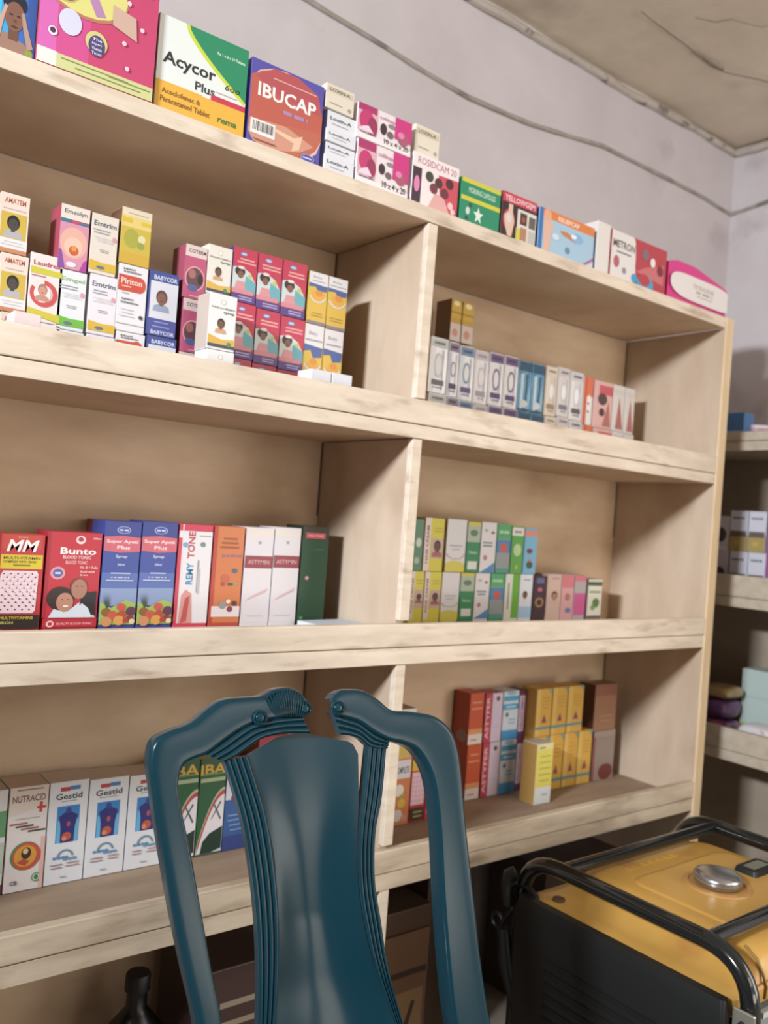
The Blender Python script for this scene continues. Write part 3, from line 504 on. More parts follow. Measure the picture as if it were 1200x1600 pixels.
def a_nutra(a):
    a.r(0, 0, 1, 1, '#e3dedd'); a.poly([(0, .72), (0, 1), (1, 1), (1, .8)], '#e0d3ca'); a.t('NUTRACID', .5, .885, .86, .065, '#7d4f56'); a.lines(.05, .95, .965, 1, .03, '#8a6a66', .012); a.poly([(.72, .775), (.78, .775), (.78, .74), (.86, .74), (.86, .775), (.96, .775), (.96, .80), (.86, .80), (.86, .84), (.78, .84), (.78, .80), (.72, .80)], '#c6403e')
    a.lines(.05, .9, .69, 1, .02, '#a59a9a', .008)
    for i, (u, c) in enumerate(((.12, '#b85a58'), (.28, '#3a5a4c'), (.42, '#b85a58'), (.60, '#3a5a4c'))): a.r(u-.08, .64-.027*i, u+.38, .658-.027*i, c)
    a.e(.50, .335, .39, '#3d8a56', .98); a.e(.53, .33, .37, '#c9503a', 1.0); a.e(.50, .335, .29, '#dd9a3a', 1.0); a.e(.52, .36, .13, '#3a2620', 1.2); a.e(.5, .38, .07, '#e3b98a', 1.1); a.poly([(.28, .28), (.5, .24), (.62, .28), (.45, .31)], '#b84a38')
    a.e(.82, .115, .12, '#4c9a58', 1); a.e(.82, .115, .09, '#e3e0dc', 1); a.e(.82, .115, .06, '#3d8a4a', 1.2); a.t('CB', .24, .09, .18, .04, '#4a4a55'); a.r(.9, .0, 1, .5, '#e2b3ac')
def a_gestid(a):
    a.r(0, 0, 1, 1, '#dfe3ea'); a.r(.27, .905, .52, .945, '#c4393f'); a.r(.52, .912, .78, .952, '#3f7cc4'); a.t('Gestid', .50, .855, .68, .06, '#3b4652'); a.lines(.25, .75, .80, 1, .03, '#a8b0bc', .012)
    a.r(.22, .40, .80, .76, '#2f7fd0'); a.r(.24, .40, .34, .62, '#5fb4e6'); a.r(.70, .40, .79, .62, '#5fb4e6'); a.poly([(.34, .40), (.68, .40), (.70, .55), (.76, .66), (.58, .70), (.44, .70), (.28, .66), (.33, .55)], '#2a2b78'); a.e(.51, .715, .07, '#2c3f96', 1.2)
    a.e(.50, .46, .12, '#c4513c', .9); a.e(.53, .58, .05, '#b04a5c', 1.4); a.e(.44, .44, .06, '#e08a58', 1)
    a.arc(.50, .25, .17, .22, 10, 170, '#6f8fa8'); a.t('SAFER', .38, .255, .38, .035, '#4a8ac0'); a.t('RELIEF', .62, .235, .34, .035, '#5f9ac6'); a.lines(.12, .45, .185, 2, .03, '#a8888c', .012); a.lines(.52, .88, .19, 2, .03, '#b88c8c', .012); a.t('200ml', .48, .065, .16, .018, '#7a7f8a')
def a_iba(a):
    a.r(0, 0, 1, 1, '#1c5630'); a.t('IBA', .5, .89, .96, .11, '#d9a92c'); a.r(.04, .76, .98, .80, '#9fb48c'); a.lines(.1, .9, .83, 1, .02, '#5a8a48', .02)
    n = 12; c = [(i/n, .03+.66*math.sin(R(90*i/n))**.8) for i in range(n+1)]
    a.poly([(0, .0)]+c+[(1, 0)], '#a8b59a'); a.poly([(.04, 0)]+[(max(u, .05), v-.03) for u, v in c]+[(1, 0)], '#b83a3c'); a.poly([(.06, 0)]+[(u+.03*(1-u), max(v-.075, .01)) for u, v in c]+[(1, 0)], '#d8d6dc')
    a.poly([(.50, .36), (.56, .37), (.88, .53), (.84, .55)], '#4d5560'); a.poly([(.54, .54), (.60, .54), (.92, .36), (.86, .35)], '#4d5560')
    a.poly([(.18, .02), (.25, .14), (.5, .22), (.98, .28), (.98, .05), (.6, .02)], '#16332a'); a.r(0, 0, 1, .02, '#3a5a44')
def a_bluebox(a): a.r(0, .62, 1, 1, '#cfd2e0'); a.r(0, 0, 1, .62, '#2b5798'); a.r(0, 0, 1, .18, '#2b3f86'); a.e(.35, .64, .16, '#6d3a5a', .8); a.lines(.1, .9, .42, 4, .06, '#7a9cd0', .014)
def a_lo1(a): a.r(0, 0, 1, 1, '#d9d9dc'); a.r(0, .55, 1, .8, '#5f9a6a'); a.r(0, .2, 1, .5, '#b8c8b8'); a.r(0, 0, 1, .1, '#8a2c3c')
def a_fruit(a):
    a.r(0, 0, 1, 1, '#cf7a4a'); a.r(0, .80, .9, 1, '#cdb054'); a.r(0, .56, .95, .78, '#d5d5dc'); a.t('COMPLETE', .45, .66, .84, .08, '#4c5260'); a.e(.3, .42, .3, '#e3e0d6', 1); a.e(.5, .26, .24, '#dcae38', 1); a.e(.3, .12, .3, '#d9d0cc', 1); a.e(.7, .08, .2, '#d48a80', .8); a.e(.45, .34, .12, '#9fa83a')
def a_mm2(a):
    a.r(0, 0, 1, 1, '#c43a30'); a.t('MM', .5, .80, .8, .10, '#f0c8d0', tilt=.2); a.r(0, .60, 1, .72, '#d8b424'); a.r(.04, .20, .92, .58, '#e2b8c8')
    for i in range(6):
        for j in range(4): a.e(.14+.22*j, .25+.055*i, .03, '#8a4a62', 1, 6)
    a.r(.05, .02, .92, .17, '#3a3226'); a.lines(.15, .85, .11, 2, .05, '#a89a5a', .02)
def a_redp(a): a.r(0, 0, 1, 1, '#c62e4e'); a.e(.5, .25, .4, '#e0cfa0', .9); a.e(.5, .1, .4, '#d88a90', .5); a.e(.6, .45, .3, '#dca8b4', .6)
def a_redor(a):
    a.r(0, 0, 1, 1, '#c84a26'); a.r(0, .18, 1, .30, '#dc8f55'); a.r(0, 0, 1, .20, '#dccfc9'); a.lines(.1, .9, .8, 2, .12, '#e08a6a', .03); a.lines(.1, .7, .08, 1, .05, '#a5504a', .02)
    a.face = 'l'; a.r(0, 0, 1, 1, '#a83a22'); a.e(.6, .15, .35, '#8a7a70', .8); a.face = 'f'
def a_asty(a):
    a.r(0, 0, .36, 1, '#b8344c'); a.t('ASTYFER', .17, .5, .86, .2, '#e6b8bc', rot=90); a.r(.40, 0, 1, 1, '#cdbfd6'); a.e(.72, .88, .10, '#4a3c4c'); a.lines(.5, .9, .3, 1, .05, '#b09fbc', .01)
def a_bluew(a): a.r(0, 0, 1, 1, '#ccd6e6'); a.r(.03, .80, 1, .90, '#3f9fd6'); a.r(0, .62, 1, .74, '#3f9fd6'); a.t('PCM', .5, .68, .6, .05, '#c6e2f2'); a.e(.28, .52, .10, '#54607a'); a.lines(.3, .9, .40, 2, .07, '#7ab6dc', .03); a.r(0, 0, 1, .20, '#3a96dc'); a.e(.5, .96, .3, '#8fb4d0', .3)
def a_purp(a): a.r(0, 0, 1, 1, '#c9b2c6'); a.r(.72, 0, 1, 1, '#5c2548'); a.r(0, 0, 1, .14, '#5a2a62'); a.r(0, .90, 1, 1, '#5c2548'); a.t('PROSTYMIN', .36, .52, .66, .32, '#8a5a86', rot=90)
def a_pinkwh(a): a.r(0, 0, 1, 1, '#d6c3cb'); a.e(.4, .88, .14, '#4c3c48')
def a_yam(a):
    a.r(0, 0, 1, 1, '#d9a63c'); a.r(0, 0, .28, 1, '#dfb65a'); a.r(0, .145, 1, .20, '#4f8f92'); a.poly([(.38, .28), (.72, .28), (.56, .46)], '#a83a4c'); a.e(.55, .34, .09, '#5a4a70'); a.poly([(.70, 1), (1, 1), (1, .88)], '#7a9a8c'); a.lines(.32, .9, .80, 4, .07, '#b8862a', .014)
def a_lone(a): a.r(0, 0, 1, 1, '#d9cc52'); a.r(0, 0, 1, .28, '#d3d8d6'); a.r(0, .9, 1, 1, '#dcd394'); a.lines(.15, .9, .78, 5, .1, '#aaa83c', .02); a.lines(.4, .8, .14, 1, .05, '#9fb4c4', .03); a.lines(.1, .5, .92, 1, .05, '#8f9450', .03)
def a_brown(a): a.r(0, 0, 1, 1, '#9a6a4a'); a.r(0, .75, 1, 1, '#8a5440'); a.lines(.2, .9, .3, 2, .1, '#b08a6a', .02)
def a_brown2(a): a.r(0, 0, 1, 1, '#8f7d74'); a.e(.62, .16, .34, '#6d2a26', .7); a.r(0, 0, .08, 1, '#8a3a36'); a.r(0, .88, 1, 1, '#9a8a7e')

# ---- row on top of the unit ---------------------------------------------
YT, zT = 1.207, SZ[0]
TOPG = 'cartons along the top board'
def zt(px, py): return Z(px, py, YT)
carton('blue carton with a person holding their head, leftmost on the top board', .13, aty(57, 60, YT).x-.001, YT, zT, zT+.155, .09, a_headache, base='#2d63c4', group=TOPG)
carton('large magenta carton with yellow oval and pale green strip on the top board', aty(58, 60, YT-.006).x, aty(242, 100, YT-.006).x, YT-.006, zT+.0004, zT+.175, .10, a_pink, base='#c23564', side='#8f2c30', group=TOPG)
bx('white carton with green corner, orange foot and a handwritten 600 on the top board', 243, 388, 110, YT, zT, zt(246, 16), a_acy, dep=.10, base='#dfe6e3', side='#cfe0df', top='#d8dcd8', group=TOPG)
bx('large red and violet carton with a white barcode on the top board', 389, 506, 160, YT, zT, zt(392, 86), a_ibu, dep=.10, base='#4c48a8', group=TOPG)
lv = [zT]+[zt(512, p) for p in (240, 219, 198, 168, 128)]
for i in range(5):
    n = ('lowest', 'second lowest', 'middle', 'second highest', 'topmost')[i]
    if i < 4: bx(f'small white medicine box, {n} of the stack right of the red and violet carton', 509, 557, 215, YT+.004*(i % 2), lv[i], lv[i+1], a_smallwhite('Loxin-A'), base='#dadce6', dep=.07, group='narrow white boxes stacked on the top board')
    else: bx('small cream medicine box, topmost of the stack right of the red and violet carton', 509, 555, 150, YT, lv[i], lv[i+1], a_cream, base='#ddd3c2', dep=.07, top='#c9b99a', group='narrow white boxes stacked on the top board')
zm = zt(560, 214)
bx('white and pink printed carton, lower of two left of the small cream box', 557.5, 641, 245, YT, zT, zm, a_pinkpack, base='#e6dbe0', dep=.07, group=TOPG)
bx('white and pink printed carton, upper of two left of the small cream box', 558, 645, 190, YT, zm, zt(560, 157), a_pinkpack, base='#e6dbe0', dep=.07, group=TOPG)
zr = zt(650, 236)
bx('pale pink carton with dark photo discs and a red corner on the top board', 643, 717, 285, YT, zT, zr, a_ros, base='#ecdfe2', dep=.07, group=TOPG)
bx('small cream box lying on the pale pink carton with photo discs', 648, 688, 215, YT+.005, zr, zt(652, 190), a_cream, base='#e0d6c4', dep=.06, group=TOPG)
bx('green carton with yellow bands and a white star', 719, 782, 320, YT, zT, zt(722, 274), a_green, base='#17895f', dep=.06, group=TOPG)
bx('crimson-topped carton with a torso picture, right of the green carton', 783, 838, 345, YT, zT, zt(786, 296), a_yel, base='#7a2838', dep=.06, group=TOPG)
bx('light blue carton with an orange band on the top board', 840, 929, 370, YT, zT, zt(845, 322), a_blue, base='#9dc0dc', side='#2f6bb5', dep=.06, group=TOPG)
carton('crumpled scrap of clear wrapper lying behind the green carton', 1.12, 1.18, 1.30, zT+.0003, zT+.105, .02, None, base='#d8d8dc', name='plastic_wrapper', cat='wrapper')
bx('plain white narrow carton beside the light blue carton', 931, 952, 400, YT, zT, zt(936, 344), None, base='#ddd6d2', dep=.06, group=TOPG)
bx('red carton with a white rounded label on the top board', 953, 1042, 410, YT, zT, zt(960, 358), a_metro, base='#b8343f', dep=.06, group=TOPG)
# pillow-shaped magenta pack at the right end
def pillow_pack():
    x0, x1 = aty(1045, 440, YT).x, 1.985; w = x1-x0; h = .098; d = .07
    A = Art(w, h, d); bm = bmesh.new(); n, m = 14, 8
    def top(u): return h*(1-.26*max(0, u-.45)/.55-.10*max(0, .12-u)/.12)
    g = [[bm.verts.new((w*(i/n-.5), -.004*math.sin(math.pi*i/n)*math.sin(math.pi*j/m), top(i/n)*j/m)) for j in range(m+1)] for i in range(n+1)]
    g2 = [[bm.verts.new((w*(i/n-.5), d, top(i/n)*j/m*.98)) for j in range(m+1)] for i in range(n+1)]
    for i in range(n):
        for j in range(m):
            u = (i+.5)/n; v = (j+.5)/m
            lab = ((u-.55)/.55)**4+((v-.38)/.30)**2 < 1
            bm.faces.new((g[i][j], g[i+1][j], g[i+1][j+1], g[i][j+1])).material_index = 0
            bm.faces.new((g2[i][j], g2[i][j+1], g2[i+1][j+1], g2[i+1][j]))
        bm.faces.new((g[i][m], g[i+1][m], g2[i+1][m], g2[i][m])); bm.faces.new((g[i][0], g2[i][0], g2[i+1][0], g[i+1][0]))
    for j in range(m):
        bm.faces.new((g[0][j], g[0][j+1], g2[0][j+1], g2[0][j])); bm.faces.new((g[n][j], g2[n][j], g2[n][j+1], g[n][j+1]))
    A.mats = [mat('magenta_film', '#cf3f86', .3)]
    A.n = 20
    q = [(.55+.53*math.copysign(abs(math.cos(R(a)))**.45, math.cos(R(a))), .42+.30*math.copysign(abs(math.sin(R(a)))**.8, math.sin(R(a)))-.10*(math.cos(R(a)))*.5) for a in range(0, 360, 12)]
    A.h = h; e = .0042
    A.P = lambda u, v: (w*(min(max(u, .01), .99)-.5), -e-.00007*A.n, v*h)
    A.poly(q, '#e2dcda'); A.t('TETRAZINE', .56, .50, .36, .10, '#a89c92'); A.t('Capsules', .58, .38, .28, .07, '#a89c92'); A.lines(.45, .72, .27, 1, .07, '#b8b0a8', .03)
    av = [bm.verts.new(p) for p in A.v]
    for f, mm in zip(A.f, A.m): bm.faces.new([av[i] for i in f]).material_index = mm
    me = bpy.data.meshes.new('medicine_pack'); bm.to_mesh(me); bm.free()
    for mm in A.mats: me.materials.append(mm)
    o = bpy.data.objects.new('medicine_pack', me); col.objects.link(o); o.location = ((x0+x1)/2, YT+.004, zT+.0005)
    tag(o, 'magenta pack with white oval label at the right end of the top board', 'medicine pack')
pillow_pack()

# ---- upper left bay ------------------------------------------------------
Y2, z2 = 1.33, SZ[1]
UL = 'cartons in the upper left bay'
def L3(px, *pys): return [z2]+[Z(px, p, Y2) for p in pys][::-1]
names3 = ('lowest', 'middle', 'topmost')
lv = L3(25, 304, 398, 490)
for i in range(3): bx(f'cream and yellow carton with a dark portrait, {names3[i]} of its stack', -2, 45-2*(2-i), (525, 440, 350)[i], Y2, lv[i], lv[i+1], a_woman, base='#e3cdbf', group='portrait cartons stacked three high')
lv = L3(60, 395, 503)
for i in range(2): bx(('white carton with a red ring, under the one with the smiling baby', 'white carton with a smiling baby in a red ring')[i], 44-3*(1-i), 97-3*(1-i), (520, 450)[i], Y2, lv[i], lv[i+1], a_laudrex, base='#dfd5d3', group=UL)
carton('small pale pink box lying in front of the portrait cartons', aty(19, 500, 1.27).x, aty(61, 505, 1.27).x, 1.262, z2+.0006, Z(40, 488, 1.262), .04, a_pinktxt, base='#e0cdd0', group=UL)
lv = L3(110, 320, 422, 517)
bx('white and green carton below the pink carton with round picture, lowest level', 86, 131, 530, Y2, lv[0], lv[1], a_em('Emgel', '#7fb87a', '#62b62e'), base='#d9dde4', group=UL)
bx('white and green carton below the pink carton with round picture', 89, 134, 470, Y2, lv[1], lv[2], a_em('Emgel', '#7fb87a', '#62b62e'), base='#d9dde4', group=UL)
bx('pink carton with a round picture on top of the white and green carton', 92, 139, 370, Y2, lv[2], lv[3], a_emcap, base='#b8405c', side='#a83a50', group=UL)
lv = L3(160, 335, 430, 525)
for i in range(3): bx(f'white carton with a yellow wave, {names3[i]} of its stack', 134.5+3*i, 180+2*i, (535, 480, 385)[i], Y2, lv[i], lv[i+1], a_em('Emtrim', '#4c5f78', '#d3ad26'), base=('#dcd8e0', '#dcd8e0', '#dacfc2')[i], group='yellow wave cartons stacked three high')
lv = L3(205, 325, 414, 520)
for i in range(2): bx(('white carton with an orange-red oval, lowest level under its twin', 'white carton with an orange-red oval under the yellow carton')[i], 182-1.5*(1-i), 229-2*(1-i), (530, 470)[i], Y2, lv[i], lv[i+1], a_putren, base='#dad9e0', group=UL)
bx('yellow carton with green fruit picture on top of the orange-red oval carton', 188, 236, 370, Y2, lv[2], lv[3], a_yellowtall, base='#d8b95a', side='#6d4a34', top='#b59a6a', group=UL)
lv = L3(255, 425, 527)
for i in range(2): bx(('blue and white carton with a baby, lowest level under its twin', 'blue and white carton with a baby portrait on the upper left shelf')[i], 230-1.5*(1-i), 277-1.5*(1-i), (540, 480)[i], Y2, lv[i], lv[i+1], a_baby, base='#30428f', group=UL)
lv = L3(300, 382, 467, 552)
for i in range(3): bx(f'pink carton with a mother and child disc, {names3[i]} of its stack', 279+4*i, 314+4*i, (550, 515, 430)[i], Y2, lv[i], lv[i+1], a_coly, base='#b84a70', side='#a34058', group='mother and child cartons stacked three high')
lv = L3(342, 384, 462)
for i in range(2): bx(('white carton with a child and yellow wave, behind the one standing forward', 'cream carton with a child and yellow wave on the upper level')[i], 320+3*i, 358+4*i, (500, 425)[i], Y2, lv[i], lv[i+1], a_child, base='#e0dbd0', dep=.045, group=UL)
yf = 1.262; za, zb = Z(345, 548, yf), Z(345, 459, yf)
bx('white child syrup carton lying under the one standing forward', 322, 366, 560, yf, z2, za, a_child, base='#e2e2e4', dep=.045, group=UL)
bx('white carton with a child and yellow wave, standing forward of the rest', 325, 369, 505, yf, za, zb, a_child, base='#e2e2e4', side='#b8a89a', dep=.045, group=UL)
for c in range(3):
    lv = L3(383+40*c, 388+11*c, 474+12*c, 562+10*c)
    for i in range(3): bx(f'red and purple carton with a child in a cap, {names3[i]} of the {("left", "middle", "right")[c]} column', 362.5+39.4*c-(2-i)*4, 401.5+39.4*c-(2-i)*4, (565, 520, 430)[i], Y2, lv[i], lv[i+1], a_purple, base='#5a3a7c', side='#4a2f66', group='red and purple cartons, three columns')
for c in range(2):
    lv = L3(495+31*c, 425+9*c, 508+9*c)
    for i in range(2): bx(f'yellow and white baby carton, {("lower", "upper")[i]} of the {("left", "right")[c]} column beside the divider', 480.5+31*c-(1-i)*6, 511+31*c-(1-i)*6, (540, 470)[i], Y2, lv[i], lv[i+1], a_yelbaby, base='#d8b13c', group='yellow and white baby cartons by the divider')
for c in range(2):
    bx(f'low white box at the foot of the yellow baby cartons, {("left", "right")[c]} one', 486+33*c, 518+33*c, 588, 1.262, z2, Z(500+33*c, 578+6*c, 1.262), a_smallwhite('Baby', '#6a7088'), base='#d6d8e2', dep=.045, group='low white boxes at the shelf edge')

# ---- upper right bay -----------------------------------------------------
Y2r = 1.385
UR = 'foil cartons in the upper right bay'
spec = [(671, 699, 527, foil, a_foil('#c6cfce', '#6d6468'), 'silver foil carton with a grey cap picture next to the divider'),
        (700, 717, 534, foil, a_foil('#8a7a9c', '#463c5c', '#c8c8e0'), 'narrow silver and violet foil carton, second from the divider'),
        (718, 741, 541, foil, a_foil('#6a8fb4', '#5f4a86', '#dce6f0'), 'silver and blue foil carton with violet foot'),
        (742, 764, 548, foil, a_foil('#d0c6cf', '#a8a0ac'), 'pale silver foil carton right of the blue and violet one'),
        (765, 788, 552, foil, a_foil('#6d5488', '#57407a'), 'violet and silver foil carton, left one of the pair'),
        (789, 811, 557, foil, a_foil('#6d5488', '#57407a'), 'violet and silver foil carton, right one of the pair'),
        (812, 832, 564, foilb, a_foilblue, 'blue foil carton, left one of the pair'),
        (833, 852, 569, foilb, a_foilblue, 'blue foil carton, right one of the pair'),
        (855, 873, 573, '#dccbb8', a_foil('#dcd0c0', '#9a8468', '#e8dccc'), 'cream carton right of the blue foil pair'),
        (874, 893, 575, '#d5d0cc', a_foil('#c9c2c0', '#7d7280', '#dcd6d6'), 'pale grey carton right of the cream one in the upper right bay'),
        (894, 914, 582, '#d8d4d2', a_foil('#c8c4c8', '#5a5258', '#e6e2e2'), 'white and grey carton left of the orange one'),
        (915, 930, 590, '#e0ddd8', a_orgw, 'orange and white carton in the upper right bay'),
        (932, 961, 597, '#d8b0aa', a_pinkw, 'pink carton with dark discs in the upper right bay'),
        (962, 980, 603, '#d4cdc8', a_tri, 'pale carton with a pink triangle, right of the pink disc carton'),
        (981, 996, 608, '#d0c9c4', a_tri, 'last pale carton with a pink triangle before empty shelf')]
for i, (l, r_, t, ba, ar, lb) in enumerate(spec):
    zz = Z((l+r_)/2, t, Y2r); zm_ = zz-.118
    bx(lb+', upper level', l, r_, 570, Y2r, zm_, zz, ar, base=ba, dep=.045, group=UR)
    bx(lb+', lower level', l-2, r_-2, 630, Y2r, z2, zm_, ar, base=ba, dep=.045, group=UR)
zz = Z(712, 538, Y2r+.002)
for i in range(2): 
    b0 = Z(710, 534+0*i, Y2r)+0.0
    t0 = Z((l+r_)/2, 0, 1) if 0 else 0
for i, (l, r_) in enumerate(((704, 721), (722, 740))):
    bx(f'gold carton with a rosy foot lying on the foil cartons, {("left", "right")[i]} one', l, r_, 500, Y2r, Z(730, 541, Y2r)+.004, Z(712, 467, Y2r), a_goldtop, base='#c59a2c', side='#6f5138', dep=.05, group='gold cartons on top of the foil ones')
carton('clear plastic tray at the right end of the foil cartons', aty(999, 660, 1.30).x, aty(1016, 660, 1.30).x, 1.30, z2+.0006, z2+.062, .05, None, base='#b9aba3', name='plastic_tray', cat='tray')

# ---- middle left bay -----------------------------------------------------
Y3, z3 = 1.37, SZ[2]
ML = 'tall syrup cartons in the middle left bay'
def b3(label, l, r_, t, art, y=Y3, **k):
    k.setdefault('group', ML); k.setdefault('vo', .125); return bx(label, l, r_, 900, y, z3, Z((l+r_)/2, t, y), art, dep=.06, **k)
b3('red carton with a yellow band and white dotted panel in the middle left bay', -3, 67, 834, a_mm, base='#bf2430', top='#c9562a')
b3('red carton with a smiling couple leaning together in the middle left bay', 70, 156, 831, a_bunto, base='#b01c2e')
carton('dark red carton behind the blue syrup cartons', aty(150, 840, 1.432).x, aty(172, 840, 1.432).x, 1.432, z3+.0006, Z(158, 812, 1.432), .05, None, base='#7a2a2c', top='#2a1a18', group=ML)
b3('blue syrup carton with a fruit basket, left one of the pair', 158, 216, 814, a_super, base='#2b3a8e')
b3('blue syrup carton with a fruit basket, right one of the pair', 217, 273, 815, a_super, base='#2b3a8e')
b3('white carton with red top and blue and red upright lettering', 275, 328, 819, a_remy, base='#cf2e4f', side='#cf2e4f')
b3('tall orange carton with fruit pictures left of the white maroon-banded pair', 330, 378, 822, a_orange, base='#b83a30')
b3('white carton with a maroon band, left one of the pair', 380, 424, 824, a_astymin, base='#d5d2d9')
b3('white carton with a maroon band, right one of the pair', 425, 466, 824, a_astymin, base='#d5d2d9')
b3('dark green carton with a red title, last before the divider', 468, 510, 822, a_dkgreen, base='#16301f', top='#1b1a16')
sh = empty('paper_sheets', (.93, 1.33, z3)); tag(sh, 'thin stack of bluish white papers lying at the foot of the dark green carton', 'papers')
for i in range(4):
    b = MB(); c = Vector((0, 0, .0006+.0072*i)); a = R(-3+3*i)
    vs = [Matrix.Rotation(a, 3, 'Z') @ Vector(q) for q in ((-.055, -.05, 0), (.052, -.05, 0), (.052, .03, 0), (-.055, .03, 0))]
    b.add([v+c for v in vs]+[v+c+Vector((0, 0, .0068)) for v in vs], [(3, 2, 1, 0), (4, 5, 6, 7), (0, 1, 5, 4), (1, 2, 6, 5), (2, 3, 7, 6), (3, 0, 4, 7)])
    b.build('sheet', mat('leaflet_paper', '#c3ccd6', .6), sh)

# ---- middle right bay ----------------------------------------------------
Y3r = 1.40
MR = 'cartons stacked two high in the middle right bay'
zl = [z3, Z(705, 894, Y3r)]
up = [(647, 661, 'g1', 'green carton with pale discs beside the divider', '#3f6b50'), (662.5, 693, 'y', 'yellow and pink carton with a portrait', '#caa96a'),
      (697, 728, 'w', 'white carton with a yellow foot', '#b8a878'), (729, 750, 'g2', 'green carton with a pale label', '#2c7a4e'),
      (751, 775, 'wb', 'white carton with a blue corner', '#d8d8e0'), (776, 798, 'tg', 'green and blue carton with a red disc', '#4a9a6a'),
      (799, 818, 'g3', 'bright green carton with a white top band', '#4a8f40'), (819, 839, 'bl', 'light blue carton with a dark fruit picture', '#5f9ac6')]
tops = [811, 809, 811, 815, 816, 819, 822, 825]
for (l, r_, k, lb, ba), t in zip(up, tops):
    bx(lb+', on the upper level', l, r_, 850, Y3r, zl[1], Z((l+r_)/2, t, Y3r), a_r3(k), base=ba, dep=.045, group=MR)
lo = [(640, 661, 'y', 'yellow carton with a portrait half hidden by the divider', '#d9cf35'), (662, 688, 'y', 'yellow and pink carton with a portrait, under its twin', '#d9cf35'),
      (689, 717, 'w', 'white carton with a yellow foot, under its twin', '#b8a878'), (718, 740, 'g2', 'green carton with a pale label, under its twin', '#2c7a4e'),
      (741, 764, 'wb', 'white carton with a blue corner, under its twin', '#d8d8e0'), (765, 787, 'tg', 'green and blue carton with a red disc, under its twin', '#4a9a6a'),
      (788, 810, 'wg', 'white and lime green carton on the lower level', '#dfe3da'), (811, 831, 'wbf', 'white and light blue carton with a face on the lower level', '#dadfec')]
for l, r_, k, lb, ba in lo: bx(lb, l, r_, 930, Y3r, zl[0], zl[1], a_r3(k), vo=.16, base=ba, dep=.045, group=MR)
for l, r_, k, lb, ba, t in ((833, 853, 'dp', 'dark plum carton with a gold emblem', '#3d2733', 900), (854, 876, 'face', 'beige carton with a baby face', '#c9aa9d', 897), (877, 896, 'pk', 'rose carton with a small figure', '#cf9a98', 898), (897, 915, 'pg', 'pink and grey narrow carton', '#a8a0a4', 899), (918, 940, 'gw', 'white carton with green leaves, last in the middle right bay', '#6a5a50', 905)):
    bx(lb, l, r_, 930, Y3r, z3, Z((l+r_)/2, t, Y3r), a_r3(k), vo=.2, base=ba, dep=.045, group='small cartons right of the stacked ones')

# ---- lower left bay ------------------------------------------------------
Y4, z4 = 1.415, SZ[3]
LL = 'syrup cartons in the lower left bay'
def b4(label, l, r_, t, art, y=Y4, pyy=1300, **k): k.setdefault('group', LL); return bx(label, l, r_, pyy, y, z4, Z((l+r_)/2, t, y), art, dep=.062, **k)
b4('pale green banded carton cut by the left edge of the view', -58, 9, 1238, a_lo1, base='#cfd3cc', top='#b8a592')
b4('cream and white carton with a red cross and round orange emblem', 11, 72, 1229, a_nutra, base='#e0d6cf', top='#c9ab98')
for i, (l, r_, t) in enumerate(((73, 134, 1221), (135, 196, 1216), (197, 257, 1210))):
    b4(f'white carton with a blue torso picture on the lower left shelf, {("left", "middle", "right")[i]} of three', l, r_, t, a_gestid, base='#dfe3ea', top='#cdb9a8', side='#d0cbc8', group='white torso cartons in a row')
b4('green carton with yellow lettering, left of the pair behind the chair', 259, 305, 1188, a_iba, base='#1c4a2c', top='#8fa070', group='green cartons behind the chair')
b4('green carton with yellow lettering, right of the pair behind the chair', 306, 347, 1186, a_iba, base='#1c4a2c', top='#8fa070', group='green cartons behind the chair')
b4('blue and white carton right of the green pair behind the chair', 348, 392, 1200, a_bluebox, base='#2b5798', top='#a85a40')
b4('red-topped carton seen through the slot above the chair splat', 394, 440, 1150, a_redp, base='#8a3a30')

# ---- lower right bay -----------------------------------------------------
Y5 = 1.432
LR = 'cartons in the lower right bay'
def b5(label, l, r_, py, za, zb, art, y=Y5, dep=.045, **k): k.setdefault('group', LR); return bx(label, l, r_, py, y, za, zb, art, dep=dep, **k)
yq = 1.375
zq = Z(640, 1158, yq)
b5('orange and white fruit carton beside the divider, seen through the chair', 618, 643, 1200, z4, zq, a_fruit, y=yq, base='#d48a58', dep=.05)
b5('white carton with a brown lid on the fruit carton by the divider', 620, 650, 1130, zq, Z(635, 1108, yq), a_smallwhite('Cough', '#5a6a78'), y=yq, base='#dcd8d4', top='#9a6a4c', dep=.05)
b5('small red and pink dotted carton right of the fruit carton', 644, 667, 1200, z4, Z(655, 1150, yq), a_mm2, y=yq, base='#c43a30', dep=.05)
b5('crimson carton with a pale flower, half hidden by the chair post', 668, 682, 1200, z4, Z(672, 1155, yq), a_redp, y=yq, base='#c62e4e', dep=.05)
zm5 = Z(744, 1163, Y5)
for i in range(2):
    py = (1205, 1120)[i]; za, zb = (z4, zm5) if i == 0 else (zm5, None); s = 5*(1-i)
    lw = ('lower', 'upper')[i]
    def T(px, t): return zm5 if i == 0 else Z(px, t, Y5)
    b5(f'red-orange carton with a white foot, {lw} one', 733-s, 755-s, py, za, T(744, 1083), a_redor, base='#c84a26', side='#b8452a', dep=.05)
    b5(f'crimson and white carton with upright lettering, {lw} one', 757-s, 784-s, py, za, T(770, 1083), a_asty, base='#b8344c', side='#8e3038')
    b5(f'white and sky-blue banded carton, {lw} one', 785-s, 809-s, py, za, T(797, 1080), a_bluew, base='#ccd6e6')
    b5(f'mauve carton with a plum stripe, {lw} one', 810-s, 822-s, py, za, T(816, 1079), a_purp, base='#5c2548')
b5('narrow pinkish white carton left of the three upper yellow ones', 823, 835, 1115, zm5, Z(829, 1077, Y5), a_pinkwh, base='#d6c3cb')
b5('narrow plum carton under the pinkish white one', 819, 834, 1205, z4, zm5, a_pinkwh, base='#3d2030')
yy = 1.40
zy = Z(880, 1146, yy)
